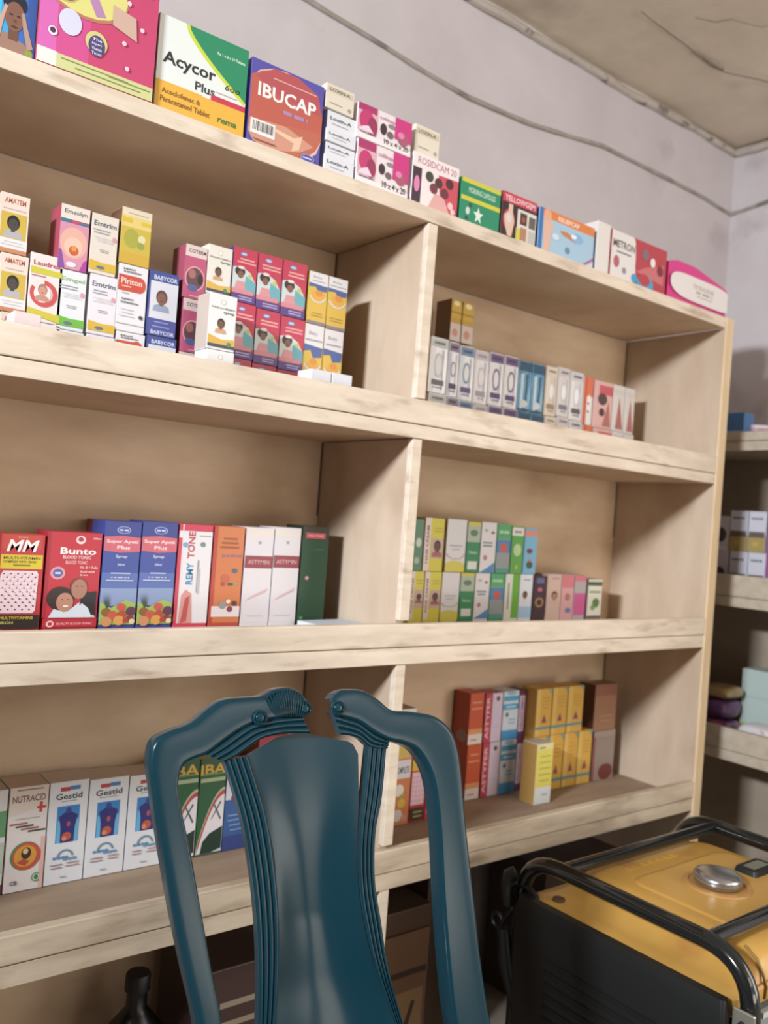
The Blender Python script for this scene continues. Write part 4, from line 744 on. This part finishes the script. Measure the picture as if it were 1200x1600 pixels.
for i, (l, r_) in enumerate(((837, 861), (862, 885), (886, 910))):
    b5(f'amber yellow carton with a red figure, {("left", "middle", "right")[i]} of the three upper ones', l, r_, 1115, zy, Z(875, 1074, yy), a_yam, y=yy, base='#d9a63c', dep=.05, group='amber yellow cartons')
for i, (l, r_) in enumerate(((832, 856), (857, 879), (880, 901), (902, 923))):
    b5(f'amber yellow carton with a red figure, {("first", "second", "third", "fourth")[i]} from the left on the lower level', l, r_, 1180, z4, zy, a_yam, y=yy, base='#d9a63c', dep=.05, group='amber yellow cartons')
yl = 1.335
lb_ = b5('yellow and white carton standing alone in front of the amber yellow ones', 838, 863, 1195, z4, Z(850, 1162, yl), a_lone, y=yl, base='#cfc9b8', side='#a07a36', top='#b3a898', dep=.045)
yb = 1.40
zb5 = Z(945, 1141, yb)
b5('glossy brown carton, upper one in the right corner', 929, 963, 1100, zb5, Z(945, 1069, yb), a_brown, y=yb, base='#8a5c42', side='#5a3a2c', dep=.05)
b5('grey-brown carton with a dark red oval, lower one in the right corner', 926, 959, 1180, z4, zb5, a_brown2, y=yb, base='#7d6a60', side='#6a3a34', dep=.05)

# ------------------------------------------------------------------ second unit along the right wall
ru = empty('shelving_unit', (2.3, .9, 0)); tag(ru, 'dim wooden shelving unit along the right wall beyond the long unit', 'shelving unit')
FX = 2.15; O2 = Vector((2.3, .9, 0)); m_ply2 = noisy('dimmed_plywood', '#8f8070', '#a39584', nscale=4, rough=.7, bump=.1); m_ply2v = m_ply2; m_lip2 = noisy('dimmed_pine_lip', '#a89a88', '#bdb09e', scale=(1, 5, 7), nscale=6, rough=.65, bump=.2)  # dim light on this unit put into darker, greyer wood colours
def U2(name, boxes, m, bev=.0015):
    b = MB(O2)
    for q in boxes: b.box(*q)
    return b.build(name, m, ru, bevel=bev)
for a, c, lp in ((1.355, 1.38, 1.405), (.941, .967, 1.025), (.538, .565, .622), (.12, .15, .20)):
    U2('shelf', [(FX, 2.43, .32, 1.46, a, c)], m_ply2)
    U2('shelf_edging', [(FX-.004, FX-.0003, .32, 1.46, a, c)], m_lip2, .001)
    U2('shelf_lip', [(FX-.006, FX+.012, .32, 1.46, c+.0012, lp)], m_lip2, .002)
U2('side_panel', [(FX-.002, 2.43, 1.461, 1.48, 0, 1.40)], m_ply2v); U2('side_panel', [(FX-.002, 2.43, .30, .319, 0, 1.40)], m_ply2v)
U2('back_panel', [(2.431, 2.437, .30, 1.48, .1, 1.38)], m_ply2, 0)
def rbox(label, pl, pr, py, x, z0, z1, art, dep=.05, **k):
    """carton facing the room from the right-hand unit: front face on the plane x"""
    ya = atx(pl, py, x).y; yb = atx(pr, py, x).y
    o = carton(label, -(ya-yb)/2+G, (ya-yb)/2-G, 0, z0+.0006, z1-.0002, dep, art, **k); o.rotation_euler.z = R(-90); o.location = (x, (ya+yb)/2, z0+.0006); return o
def a_w2(a): a.r(0, 0, 1, .42, '#a08a4c'); a.r(.05, .36, .95, .50, '#5d5048'); a.t('Cough Syrup', .5, .82, .7, .07, '#6d6d78'); a.e(.45, .2, .2, '#b5994a', .7)
def a_dk(a): a.e(.5, .45, .36, '#3a3438', 1.2); a.r(0, 0, 1, .12, '#c9c3cc')
RG = 'cartons on the right-hand unit'
xr = 2.22
zr0 = .967; zr2 = Z(1150, 795, 1)  # placeholder replaced below
zA = atx(1160, 798, xr).z; zB = atx(1160, 862, xr).z
rbox('pale carton with a dark portrait, upper one at the far end of the right-hand unit', 1114, 1139, 830, xr, zB, atx(1128, 806, xr).z, a_dk, base='#b8b0bc', group=RG)
rbox('pale carton with a dark portrait, lower one at the far end of the right-hand unit', 1112, 1137, 880, xr, zr0, zB, a_dk, base='#b8b0bc', group=RG)
for i, (l, r_) in enumerate(((1140, 1168), (1169, 1197))):
    s = ('left', 'right')[i]
    rbox(f'white and mustard carton on the right-hand unit, upper {s} one', l, r_, 830, xr, zB, zA, a_w2, base='#c3c3d0', group='white and mustard cartons on the right-hand unit')
    rbox(f'white and mustard carton on the right-hand unit, lower {s} one', l-1, r_-1, 885, xr, zr0, zB, a_w2, base='#c3c3d0', group='white and mustard cartons on the right-hand unit')
rbox('purple-edged carton at the right edge of the view on the right-hand unit', 1198, 1240, 850, xr, zr0, zA, None, base='#8a4a86', group=RG)
# on top of it
rbox('blue plastic-wrapped pack on top of the right-hand unit', 1127, 1163, 655, 2.18, 1.3806, atx(1145, 645, 2.18).z, lambda a: (a.r(0, .0, 1, .4, '#8fb4cc'), a.lines(.1, .9, .7, 2, .12, '#3f73ac', .04)), base='#3f78b8', name='medicine_pack', cat='medicine pack')
b = MB(); c = atx(1184, 655, 2.26); c.z = 1.3806
b.lathe((0, 0, 0), [(.026, 0), (.032, .004), (.042, .03), (.045, .052), (.0445, .0525), (.040, .03), (.028, .008)], 28)
t = b.build('bowl', mat('off_white_plastic', '#cfc3c8', .35), smooth=True, loc=c); tag(t, 'off-white round bowl on top of the right-hand unit', 'bowl')
b = MB(); b.lathe((0, 0, 0), [(.0455, .034), (.0462, .036), (.0468, .042), (.0458, .044)], 28); b.build('rim_band', mat('dull_rose_band', '#a8838f', .4), t, smooth=True)
# packets on its lower shelf
def soft_pack(name, label, loc, sx, sy, sz, m, m2=None, seed=1, cat='packet', rot=0):
    b = MB(); n = 14
    for j in range(n//2+1):
        for i in range(n):
            th = 2*math.pi*i/n; ph = math.pi*j/(n//2)-math.pi/2
            f = lambda q, e: math.copysign(abs(q)**e, q)
            x = f(math.cos(ph), .5)*f(math.cos(th), .5); y = f(math.cos(ph), .5)*f(math.sin(th), .5); z = f(math.sin(ph), .7)
            q = 1+.13*noise.noise(Vector((x*2.2+seed, y*2.2, z*2.2)))
            b.v.append(Vector((x*sx/2*q, y*sy/2*q, sz/2+z*sz/2*min(q, 1.02))))
    for j in range(n//2):
        for i in range(n): b.f.append((j*n+i, j*n+(i+1) % n, (j+1)*n+(i+1) % n, (j+1)*n+i)); b.mi.append(0)
    me = b.mesh(name); o = link(name, me, None, [m], True, loc); o.rotation_euler.z = R(rot)
    s = o.modifiers.new('s', 'SUBSURF'); s.levels = 1; s.render_levels = 2
    return tag(o, label, cat)
pz = .5656
mk_p = noisy('purple_pink_wrapper', '#4f3a66', '#a8607c', nscale=26, rough=.35, bump=.3, c3='#c2a25c', t3=(.62, .66), s3=20, lo=.4, hi=.6)
pk = [atx(1124, 1120, 2.23), atx(1124, 1078, 2.23), atx(1120, 1052, 2.23)]
soft_pack('snack_packet', 'purple and pink packet at the bottom of the pile on the right-hand unit', (2.24, pk[0].y, pz), .10, .085, .060, mk_p, seed=1)
soft_pack('snack_packet', 'purple and pink packet in the middle of the pile on the right-hand unit', (2.24, pk[0].y+.003, pz+.061), .10, .085, .055, noisy('violet_wrapper', '#423460', '#7d4a78', nscale=22, rough=.35, bump=.3), seed=5)
soft_pack('snack_packet', 'tan packet on top of the purple pile on the right-hand unit', (2.24, pk[0].y, pz+.117), .10, .09, .035, noisy('tan_wrapper', '#8c7454', '#b39a70', nscale=22, rough=.35, bump=.3), seed=9)
g = atx(1190, 1075, 2.3)
rbox('pale green block carton behind the round packet on the right-hand unit', 1158, 1240, 1080, 2.30, .5656, atx(1170, 1045, 2.30).z, lambda a: (a.r(0, 0, 1, .25, '#a8b85c'), a.r(.1, .6, .9, .64, '#9fb4ac')), base='#a9bcb6', dep=.08, group=RG)
g = atx(1182, 1130, 2.21)
soft_pack('sachet_bag', 'rounded clear bag with pink and white sachets on the right-hand unit', (2.21, g.y-.02, pz), .085, .13, .075, noisy('pink_white_wrap', '#c9c6c8', '#b0607a', nscale=18, rough=.25, bump=.3, lo=.5, hi=.62, c3='#7d8a94', t3=(.6, .64), s3=14), seed=3, cat='bag')

# ------------------------------------------------------------------ under the bottom shelf
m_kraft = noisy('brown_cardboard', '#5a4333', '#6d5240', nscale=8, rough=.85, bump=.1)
def kraft(label, x0, x1, y, z1, dep, art=None, z0=0.0, base=None, **k):
    o = carton(label, x0, x1, y, z0+.0005, z1, dep, art, base=base or m_kraft, name='cardboard_box', cat='cardboard box', bev=.002, **k)
    return o
def a_kr(a):
    a.r(.03, .72, .97, .76, '#3a2a20'); a.r(.06, .30, .94, .62, '#8a6a48'); a.poly([(.62, .36), (.70, .36), (.82, .54), (.76, .55)], '#3f2c1e'); a.e(.2, .44, .1, '#4a3424', 1.3); a.lines(.1, .9, .16, 2, .06, '#3f2c22', .02)
def a_kr2(a): a.lines(.1, .9, .8, 3, .1, '#8a7a66', .03); a.e(.4, .35, .2, '#7a4238', .8); a.r(.6, .2, .9, .5, '#85745c')
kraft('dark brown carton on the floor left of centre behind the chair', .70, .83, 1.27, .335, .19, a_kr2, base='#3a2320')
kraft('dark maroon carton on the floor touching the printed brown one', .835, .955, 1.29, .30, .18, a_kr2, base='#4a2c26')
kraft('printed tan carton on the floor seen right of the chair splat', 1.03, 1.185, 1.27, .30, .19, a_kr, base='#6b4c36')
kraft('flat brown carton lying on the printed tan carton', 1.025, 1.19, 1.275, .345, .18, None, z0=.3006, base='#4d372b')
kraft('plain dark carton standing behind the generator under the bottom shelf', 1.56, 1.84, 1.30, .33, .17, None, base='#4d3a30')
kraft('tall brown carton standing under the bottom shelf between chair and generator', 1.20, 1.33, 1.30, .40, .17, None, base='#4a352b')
b = MB(); b.lathe((0, 0, 0), [(.045, 0), (.05, .006), (.05, .20), (.046, .225), (.022, .255), (.017, .262), (.017, .29)], 24)
t = b.build('bottle', mat('black_plastic', '#0e0f10', .35), smooth=True, loc=(.615, 1.36, .0005)); tag(t, 'black plastic bottle standing on the floor under the left bay', 'bottle')
b = MB(); b.lathe((0, 0, .2905), [(.021, 0), (.021, .024), (.019, .027)], 20); b.build('bottle_cap', mat('black_cap', '#08090a', .5), t, smooth=True)
b = MB(); b.lathe((0, 0, 0), [(.04, 0), (.045, .006), (.045, .19), (.02, .22), (.016, .25)], 24)
t = b.build('bottle', mat('dark_maroon_plastic', '#2b0d12', .35), smooth=True, loc=(.648, 1.24, .0005)); tag(t, 'dark maroon bottle beside the left chair post on the floor', 'bottle')

# ------------------------------------------------------------------ generator
gen = empty('generator', (1.5, .86, 0)); tag(gen, 'portable petrol generator with yellow tank in a black tube frame', 'generator')
OG = Vector((1.5, .86, 0)); m_tube = mat('gloss_black_enamel', '#151a1c', .16, 0, .6); m_blk = mat('satin_black_plastic', '#15181a', .45); m_yel = noisy('yellow_tank_enamel', '#bd9146', '#c99f55', nscale=5, rough=.33, bump=.02, c3='#ad7c42', t3=(.62, .78), s3=7)
def GB(): return MB(OG)
m_dk = mat('dark_engine_metal', '#2a2d2e', .5, .6); m_gr = mat('grey_cast_metal', '#777c80', .45, .5); m_chr = mat('brushed_steel', '#b9bcbf', .25, .9)
for x in (1.255, 1.762):
    b = GB(); p = fillet([(x, .645, .05), (x, .645, .492), (x, 1.10, .492), (x, 1.10, .05)], .085, 8); p = [Vector((x, .70, .03)), Vector((x, .66, .035))]+p+[Vector((x, 1.085, .035)), Vector((x, 1.045, .03))]
    b.tube(p, .0145, 16); b.build('frame_loop', m_tube, gen, smooth=True)
for y, z in ((.722, .491), (1.012, .491), (.67, .045), (1.075, .045)):
    b = GB(); b.tube([(1.262, y, z), (1.755, y, z)], .0125, 16); b.build('frame_rail', m_tube, gen, smooth=True)
for y in (.76, .98):
    b = GB(); b.box(1.27, 1.75, y-.02, y+.02, .046, .056); b.build('cross_member', m_tube, gen, bevel=.002)
b = GB()
b.stack([(.395, 1.245, 1.745, .672, 1.072, .02), (.402, 1.239, 1.750, .667, 1.076, .025), (.424, 1.238, 1.751, .666, 1.077, .025), (.427, 1.243, 1.748, .668, 1.074, .024), (.428, 1.275, 1.735, .672, 1.060, .03), (.436, 1.300, 1.728, .674, 1.052, .035), (.450, 1.315, 1.722, .678, 1.045, .04), (.463, 1.328, 1.716, .688, 1.036, .045), (.470, 1.342, 1.708, .705, 1.025, .045), (.472, 1.36, 1.70, .722, 1.012, .04)])
b.v  # tank shell
tank = b.build('fuel_tank', m_yel, gen, smooth=True)
b = GB(); b.stack([(.4715, 1.375, 1.69, .735, .955, .03), (.4745, 1.378, 1.687, .738, .952, .03), (.4748, 1.384, 1.681, .744, .946, .028)]); b.build('raised_panel', m_yel, tank, smooth=True)
b = GB()
for i in range(7): b.box(1.42+.024*i, 1.436+.024*i, .982, .994, .4722, .4735)
b.build('embossed_lettering', m_yel, tank)
b = GB(); cx, cy = atz(1121, 1380, .478).x, atz(1121, 1380, .478).y
b.lathe((cx, cy, .4745), [(.062, 0), (.060, .003), (.052, .004), (.05, .001), (.048, .0008)], 40); b.build('filler_recess', mat('worn_yellow_enamel', '#b88a50', .4), tank, smooth=True)
b = GB(); b.lathe((cx, cy, .476), [(.036, 0), (.041, .003), (.043, .008), (.043, .017), (.040, .021), (.030, .0235), (.001, .024)], 44); b.build('fuel_cap', m_chr, gen, smooth=True)
g0 = atz(1178, 1358, .478)
b = GB(); b.stack([(.4725, g0.x-.035, g0.x+.05, g0.y-.024, g0.y+.024, .006), (.484, g0.x-.032, g0.x+.047, g0.y-.021, g0.y+.021, .006)]); gg = b.build('fuel_gauge', m_blk, gen, smooth=True)
b = GB(); b.box(g0.x-.02, g0.x+.035, g0.y-.012, g0.y+.012, .4843, .4852); b.build('gauge_window', mat('scratched_gauge_lens', '#6d6a58', .2), gg)
# seam between the near side pressings
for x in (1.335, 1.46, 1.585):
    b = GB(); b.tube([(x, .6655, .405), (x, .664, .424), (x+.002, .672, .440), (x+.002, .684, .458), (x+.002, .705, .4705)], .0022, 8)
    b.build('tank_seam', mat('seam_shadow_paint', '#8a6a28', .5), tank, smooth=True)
# black end cover (left) and its fittings
b = GB(); b.stack([(.16, 1.222, 1.236, .70, 1.02, .006), (.20, 1.214, 1.237, .672, 1.075, .006), (.405, 1.214, 1.237, .664, 1.083, .006), (.432, 1.219, 1.236, .668, 1.078, .006)]); ec = b.build('end_cover', m_blk, gen, smooth=True)
b = GB()
for i in range(6): b.box(1.2125, 1.2145, .74, 1.0, .24+.02*i, .249+.02*i)
b.build('vent_slot', mat('deep_black', '#060708', .6), ec)
def px_on(px, py, x): return atx(px, py, x)
b = GB(); p = px_on(866, 1411, 1.262); b.lathe((p.x+.012, p.y, .4285), [(.012, 0), (.011, .004), (.006, .006)], 16); b.build('tank_bolt', mat('rusty_bolt', '#5a3a28', .7), gen, smooth=True)
# corner bracket with bolts
b = GB(); yb_ = .634
q = [(1.232, .628, .425), (1.232, .655, .430), (1.232, .66, .10), (1.232, .628, .10)]
b.box(1.2335, 1.2385, .627, .662, .10, .425); br = b.build('corner_bracket', mat('zinc_bracket', '#a8a79c', .4, .7), gen, bevel=.002)
for z in (.405, .355, .30):
    b = GB(); b.tube([(1.2336, .645, z), (1.2285, .645, z)], .0055, 10); b.build('bracket_bolt', mat('dark_bolt', '#3a3835', .5, .6), br)
# engine and alternator inside the frame
b = GB(); b.stack([(.06, 1.30, 1.50, .74, .98, .02), (.30, 1.30, 1.50, .74, .98, .03), (.37, 1.33, 1.47, .77, .95, .03)]); eng = b.build('engine_block', m_dk, gen, smooth=True)
b = GB()
for i in range(9): b.box(1.51+.001, 1.60, .75, .97, .12+.025*i, .129+.025*i)
b.build('cooling_fin', m_gr, eng)
b = GB(); b.tube([(1.60, .86, .20), (1.72, .86, .20)], .095, 28); b.build('alternator', m_gr, gen, smooth=True)
b = GB(); b.box(1.33, 1.73, .668, .70, .22, .385); pn = b.build('control_panel', mat('grey_panel', '#8b949a', .4), gen, bevel=.003)
b = GB(); b.box(1.332, 1.728, .664, .668, .375, .384); b.build('panel_edge_trim', mat('pale_trim', '#c9cfd2', .3), pn)
for i in range(2):
    b = GB(); b.tube([(1.47+.1*i, .668, .30), (1.47+.1*i, .660, .30)], .026, 20); b.build('power_socket', m_blk, pn, smooth=True)
b = GB(); b.tube([(1.66, .668, .31), (1.66, .662, .31)], .018, 20); b.build('voltmeter', m_blk, pn, smooth=True)
# starter/handle fittings near the upper left corner
P1 = atx(833, 1372, 1.232)
b = GB(); b.tube([(1.225, 1.105, .40), (1.222, 1.112, .43), (1.224, 1.11, .455), (1.232, 1.10, .462)], .011, 10); b.build('cable_clamp', m_blk, gen, smooth=True)
b = GB()
pts = [atx(x, y, 1.245) for x, y in ((838, 1440), (812, 1425), (800, 1405), (798, 1388), (808, 1382), (824, 1386), (838, 1400), (845, 1425), (840, 1460))]
b.tube(pts, .005, 10); b.build('cable', m_blk, gen, smooth=True)
b = GB(); pc = atx(777, 1437, 1.25); b.tube([pc+Vector((0, .013*math.cos(R(a)), .013*math.sin(R(a)))) for a in range(0, 361, 24)], .004, 8, cap=False); b.tube([pc+Vector((0, -.013, 0)), atx(800, 1420, 1.252)], .004, 8)
b.build('hook', m_blk, gen, smooth=True)
b = GB(); b.tube([atx(787, 1450, 1.24), atx(790, 1500, 1.24), atx(795, 1530, 1.24), atx(812, 1600, 1.25)], [.012, .014, .012, .010], 12); b.build('hanging_cable', m_blk, gen, smooth=True)
for x in (1.255, 1.762):
    for y in (.665, 1.08):
        b = GB(); b.lathe((x, y, .0005), [(.016, 0), (.018, .004), (.016, .022)], 16); b.build('rubber_foot', m_blk, gen, smooth=True)

# ------------------------------------------------------------------ chair
e1 = Vector((.403, -.076, 0)).normalized(); nh = Vector((.185, .983, 0)).normalized()
LEAN = R(11); e2 = nh*math.sin(LEAN)+Vector((0, 0, math.cos(LEAN))); NF = -nh*math.cos(LEAN)+Vector((0, 0, math.sin(LEAN)))
P0 = Vector((.404, .95, .82))
def cp(px, py, off=0):
    d = at(px, py); t = (P0-CAM).dot(NF)/d.dot(NF); return CAM+d*t+NF*off
OC = P0+e1*.205-nh*.25; OC.z = 0
chair = empty('plastic_chair', OC); tag(chair, 'dark teal plastic chair with a fluted backrest and broken top rail', 'chair')
m_ch = mat('dark_teal_plastic', '#10333f', .24); m_ch.node_tree.nodes['Principled BSDF'].inputs['Specular IOR Level'].default_value = .32
def cr_(pts, n=5):
    """Catmull-Rom through pairs of pixels"""
    out = []; k = len(pts)
    for i in range(k-1):
        p = [pts[max(i-1, 0)], pts[i], pts[i+1], pts[min(i+2, k-1)]]
        for j in range(n):
            t = j/n; out.append(tuple(.5*(2*p[1][q]+(p[2][q]-p[0][q])*t+(2*p[0][q]-5*p[1][q]+4*p[2][q]-p[3][q])*t*t+(3*p[1][q]-p[0][q]-3*p[2][q]+p[3][q])*t**3) for q in range(4)))
    out.append(tuple(pts[-1])); return out
def loft(name, pairs, prof, parent=chair, off=0, n=5, bevel=0, mirror=False):
    b = MB(OC); m = len(prof)
    rows = cr_(pairs, n)
    for ax, ay, bx_, by in rows:
        A = cp(ax, ay); B = cp(bx_, by)
        b.v += [A+(B-A)*s+NF*(d+off)-OC for s, d in prof]
    k = len(rows)
    b.f = [(i*m+j, i*m+(j+1) % m, (i+1)*m+(j+1) % m, (i+1)*m+j) for i in range(k-1) for j in range(m)]+[tuple(range(m))[::-1], tuple(range((k-1)*m, k*m))]
    b.mi = [0]*len(b.f)
    me = b.mesh(name); bm = bmesh.new(); bm.from_mesh(me); bmesh.ops.recalc_face_normals(bm, faces=bm.faces); bm.to_mesh(me); bm.free()
    o = link(name, me, parent, [m_ch], True); me.set_sharp_from_angle(angle=R(50)); return o
rail = [(0, -.022), (0, -.004), (.02, .0010), (.05, .0040), (.09, .0055), (.14, .0060), (.35, .0064), (.65, .0064), (.86, .0060), (.91, .0055), (.95, .0040), (.98, .0010), (1, -.004), (1, -.022), (.93, -.020), (.93, -.006), (.07, -.006), (.07, -.020)]
def ridges(n, amp=.0032, base=.001):
    p = [(0, -.012), (0, base)]
    for i in range(n*6+1):
        s = i/(n*6); p.append((.01+.98*s, base+amp*abs(math.sin(math.pi*n*s))**.7))
    p += [(1, base), (1, -.012)]; return p
Lp = [(318, 1700, 352, 1700), (306, 1600, 347, 1600), (288, 1520, 332, 1520), (267, 1420, 316, 1430), (248, 1310, 298, 1330), (237, 1235, 284, 1265), (232, 1190, 279, 1226), (239, 1158, 287, 1198), (262, 1143, 303, 1187), (297, 1130, 322, 1180), (325, 1108, 345, 1163), (350, 1093, 370, 1145), (385, 1089, 393, 1132), (408, 1087, 412, 1127), (428, 1077, 432, 1124), (450, 1074, 452, 1120), (468, 1081, 471, 1119)]
loft('back_post', Lp+[(477, 1094, 477, 1117)], rail)
Rp = [(795, 1700, 730, 1700), (767, 1600, 706, 1600), (751, 1500, 697, 1530), (742, 1420, 691, 1460), (733, 1340, 687, 1400), (725, 1265, 684, 1335), (720, 1205, 681, 1285), (714, 1165, 674, 1230), (703, 1138, 664, 1198), (680, 1119, 648, 1174), (645, 1112, 627, 1163), (612, 1109, 606, 1158), (590, 1092, 583, 1147), (568, 1079, 560, 1131), (545, 1077, 540, 1124), (527, 1082, 526, 1121)]
loft('back_post', Rp+[(518, 1092, 520, 1116)], rail)
loft('rail_moulding', [(319, 1179, 350, 1190), (345, 1162, 370, 1180), (370, 1144, 393, 1164), (393, 1131, 412, 1153), (430, 1123, 443, 1146), (470, 1118, 483, 1146)], ridges(3), off=.001)
loft('rail_moulding', [(520, 1116, 531, 1148), (540, 1123, 545, 1149), (560, 1130, 562, 1155), (583, 1147, 578, 1168), (606, 1158, 603, 1170)], ridges(3), off=.001)
loft('splat_moulding', [(350, 1188, 388, 1181), (364, 1230, 403, 1228), (381, 1292, 420, 1292), (396, 1388, 433, 1388), (403, 1485, 437, 1485), (403, 1600, 431, 1600), (396, 1700, 420, 1700)], ridges(4), off=-.001)
loft('splat_moulding', [(575, 1164, 604, 1163), (567, 1243, 597, 1243), (562, 1292, 588, 1292), (560, 1340, 585, 1340), (562, 1388, 587, 1388), (569, 1437, 595, 1437), (586, 1509, 606, 1509), (617, 1600, 630, 1600), (650, 1700, 662, 1700)], ridges(4), off=-.001)
# central splat: a hollowed sheet with its own crest line
lp = cr_([(386, 1180, 560, 1178), (403, 1230, 561, 1243), (420, 1292, 559, 1300), (429, 1340, 558, 1345), (433, 1388, 561, 1388), (436, 1437, 568, 1437), (437, 1485, 580, 1490), (434, 1540, 596, 1540), (430, 1600, 617, 1600), (420, 1700, 650, 1700)], 5)
b = MB(OC); ns = 24; thick = .0045
crest = [(0, 0), (.15, 14), (.28, 27), (.5, 34), (.65, 29), (.8, 23), (.93, 19), (.975, 12), (1, 0)]
def cv(s):
    for (a, u), (c, v) in zip(crest, crest[1:]):
        if s <= c: return u+(v-u)*(s-a)/(c-a)
    return 0
for side in (0, 1):
    for i, (ax, ay, bx_, by) in enumerate(lp):
        t = i/(len(lp)-1)
        for j in range(ns+1):
            s = j/ns; x = ax+(bx_-ax)*s; y = ay+(by-ay)*s-cv(s)*max(0, 1-t*6)
            d = -.020*math.sin(math.pi*s)**1.2*(.35+.65*min(1, t*1.8))-.001+(.010*max(0, (t-.75)/.25)**2)
            b.v.append(cp(x, y, d-side*thick)-OC)
k = len(lp); N_ = (ns+1)*k
idx = lambda sd, i, j: sd*N_+i*(ns+1)+j
for i in range(k-1):
    for j in range(ns):
        b.f.append((idx(0, i, j), idx(0, i+1, j), idx(0, i+1, j+1), idx(0, i, j+1))); b.f.append((idx(1, i, j), idx(1, i, j+1), idx(1, i+1, j+1), idx(1, i+1, j)))
    b.f.append((idx(0, i, 0), idx(1, i, 0), idx(1, i+1, 0), idx(0, i+1, 0))); b.f.append((idx(0, i, ns), idx(0, i+1, ns), idx(1, i+1, ns), idx(1, i, ns)))
for j in range(ns): b.f.append((idx(0, 0, j), idx(0, 0, j+1), idx(1, 0, j+1), idx(1, 0, j))); b.f.append((idx(0, k-1, j), idx(1, k-1, j), idx(1, k-1, j+1), idx(0, k-1, j+1)))
b.mi = [0]*len(b.f); me = b.mesh('splat'); o = link('splat', me, chair, [m_ch], True); me.set_sharp_from_angle(angle=R(50))
# shell ornament, rosettes
b = MB(OC)
for i in range(15):
    s = i/14; x0 = 428+40*s; y0 = 1118+2*s; x1 = 413+62*s; y1 = 1088-15*math.sin(math.pi*min(1, s*1.05))**.8+4*s
    q = [(x0+(x1-x0)*t, y0+(y1-y0)*t) for t in (0, .25, .5, .75, 1)]
    b.tube([cp(x, y, .0085+.003*math.sin(math.pi*t)) for (x, y), t in zip(q, (0, .25, .5, .75, 1))], [.0006, .0009, .0011, .0013, .0008], 6)
b.build('shell_ornament', m_ch, chair, smooth=True)
for x, y in ((403, 1121), (472, 1107), (524, 1106)):
    b = MB(OC); c = cp(x, y, .006); a1 = e1; a2 = e2
    pr = [(.0095, 0), (.0095, .003), (.0075, .0042), (.0062, .003), (.0055, .0035), (.004, .006), (.0001, .007)]; n = 20
    vs = [c+a1*r*math.cos(2*math.pi*j/n)+a2*r*math.sin(2*math.pi*j/n)+NF*h for r, h in pr for j in range(n)]
    fs = [(i*n+j, i*n+(j+1) % n, (i+1)*n+(j+1) % n, (i+1)*n+j) for i in range(len(pr)-1) for j in range(n)]; b.add(vs, fs); b.build('rosette', m_ch, chair, smooth=True)
# seat and legs, below the view
def cl(u, v, z): return Vector((OC.x, OC.y, 0))+e1*u-nh*v+Vector((0, 0, z))
zs = .43; vb = .25-.0; back = (cp(450, 1700)-OC); vb_ = -back.dot(nh)
b = MB(OC); n = 14; rows = []
for i in range(n+1):
    t = i/n; v = vb_+.42*t-.0; wd = .19+.035*t-(.05*max(0, t-.85)/.15)
    for j in range(13):
        s = j/12*2-1; z = zs+.012*s*s-.012*math.sin(math.pi*t)*(1-s*s)-.02*max(0, t-.8)**2/.04
        rows.append((wd*s, v, z))
for dz in (0, -.006): b.v += [cl(u, v, z+dz)-OC for u, v, z in rows]
m_ = 13; N_ = len(rows)
for i in range(n):
    for j in range(12):
        q = (i*m_+j, i*m_+j+1, (i+1)*m_+j+1, (i+1)*m_+j); b.f.append(q); b.f.append(tuple(x+N_ for x in q[::-1]))
ed = [(i*m_, (i+1)*m_) for i in range(n)]+[(i*m_+12, (i+1)*m_+12) for i in range(n)]+[(j, j+1) for j in range(12)]+[(n*m_+j, n*m_+j+1) for j in range(12)]
for a_, c_ in ed: b.f.append((a_, c_, c_+N_, a_+N_))
b.mi = [0]*len(b.f); b.build('seat', m_ch, chair, smooth=True)
for su in (-1, 1):
    for t, r0 in ((.02, .024), (.40, .022)):
        u = su*(.17 if t < .1 else .19); v = vb_+t
        b = MB(OC); b.tube([cl(u, v, zs-.0), cl(u*1.03, v+(.01 if t > .1 else -.02), .2), cl(u*1.08, v+(.03 if t > .1 else -.05), .001)], [r0, r0*.85, r0*.7], 12); b.build('leg', m_ch, chair, smooth=True)
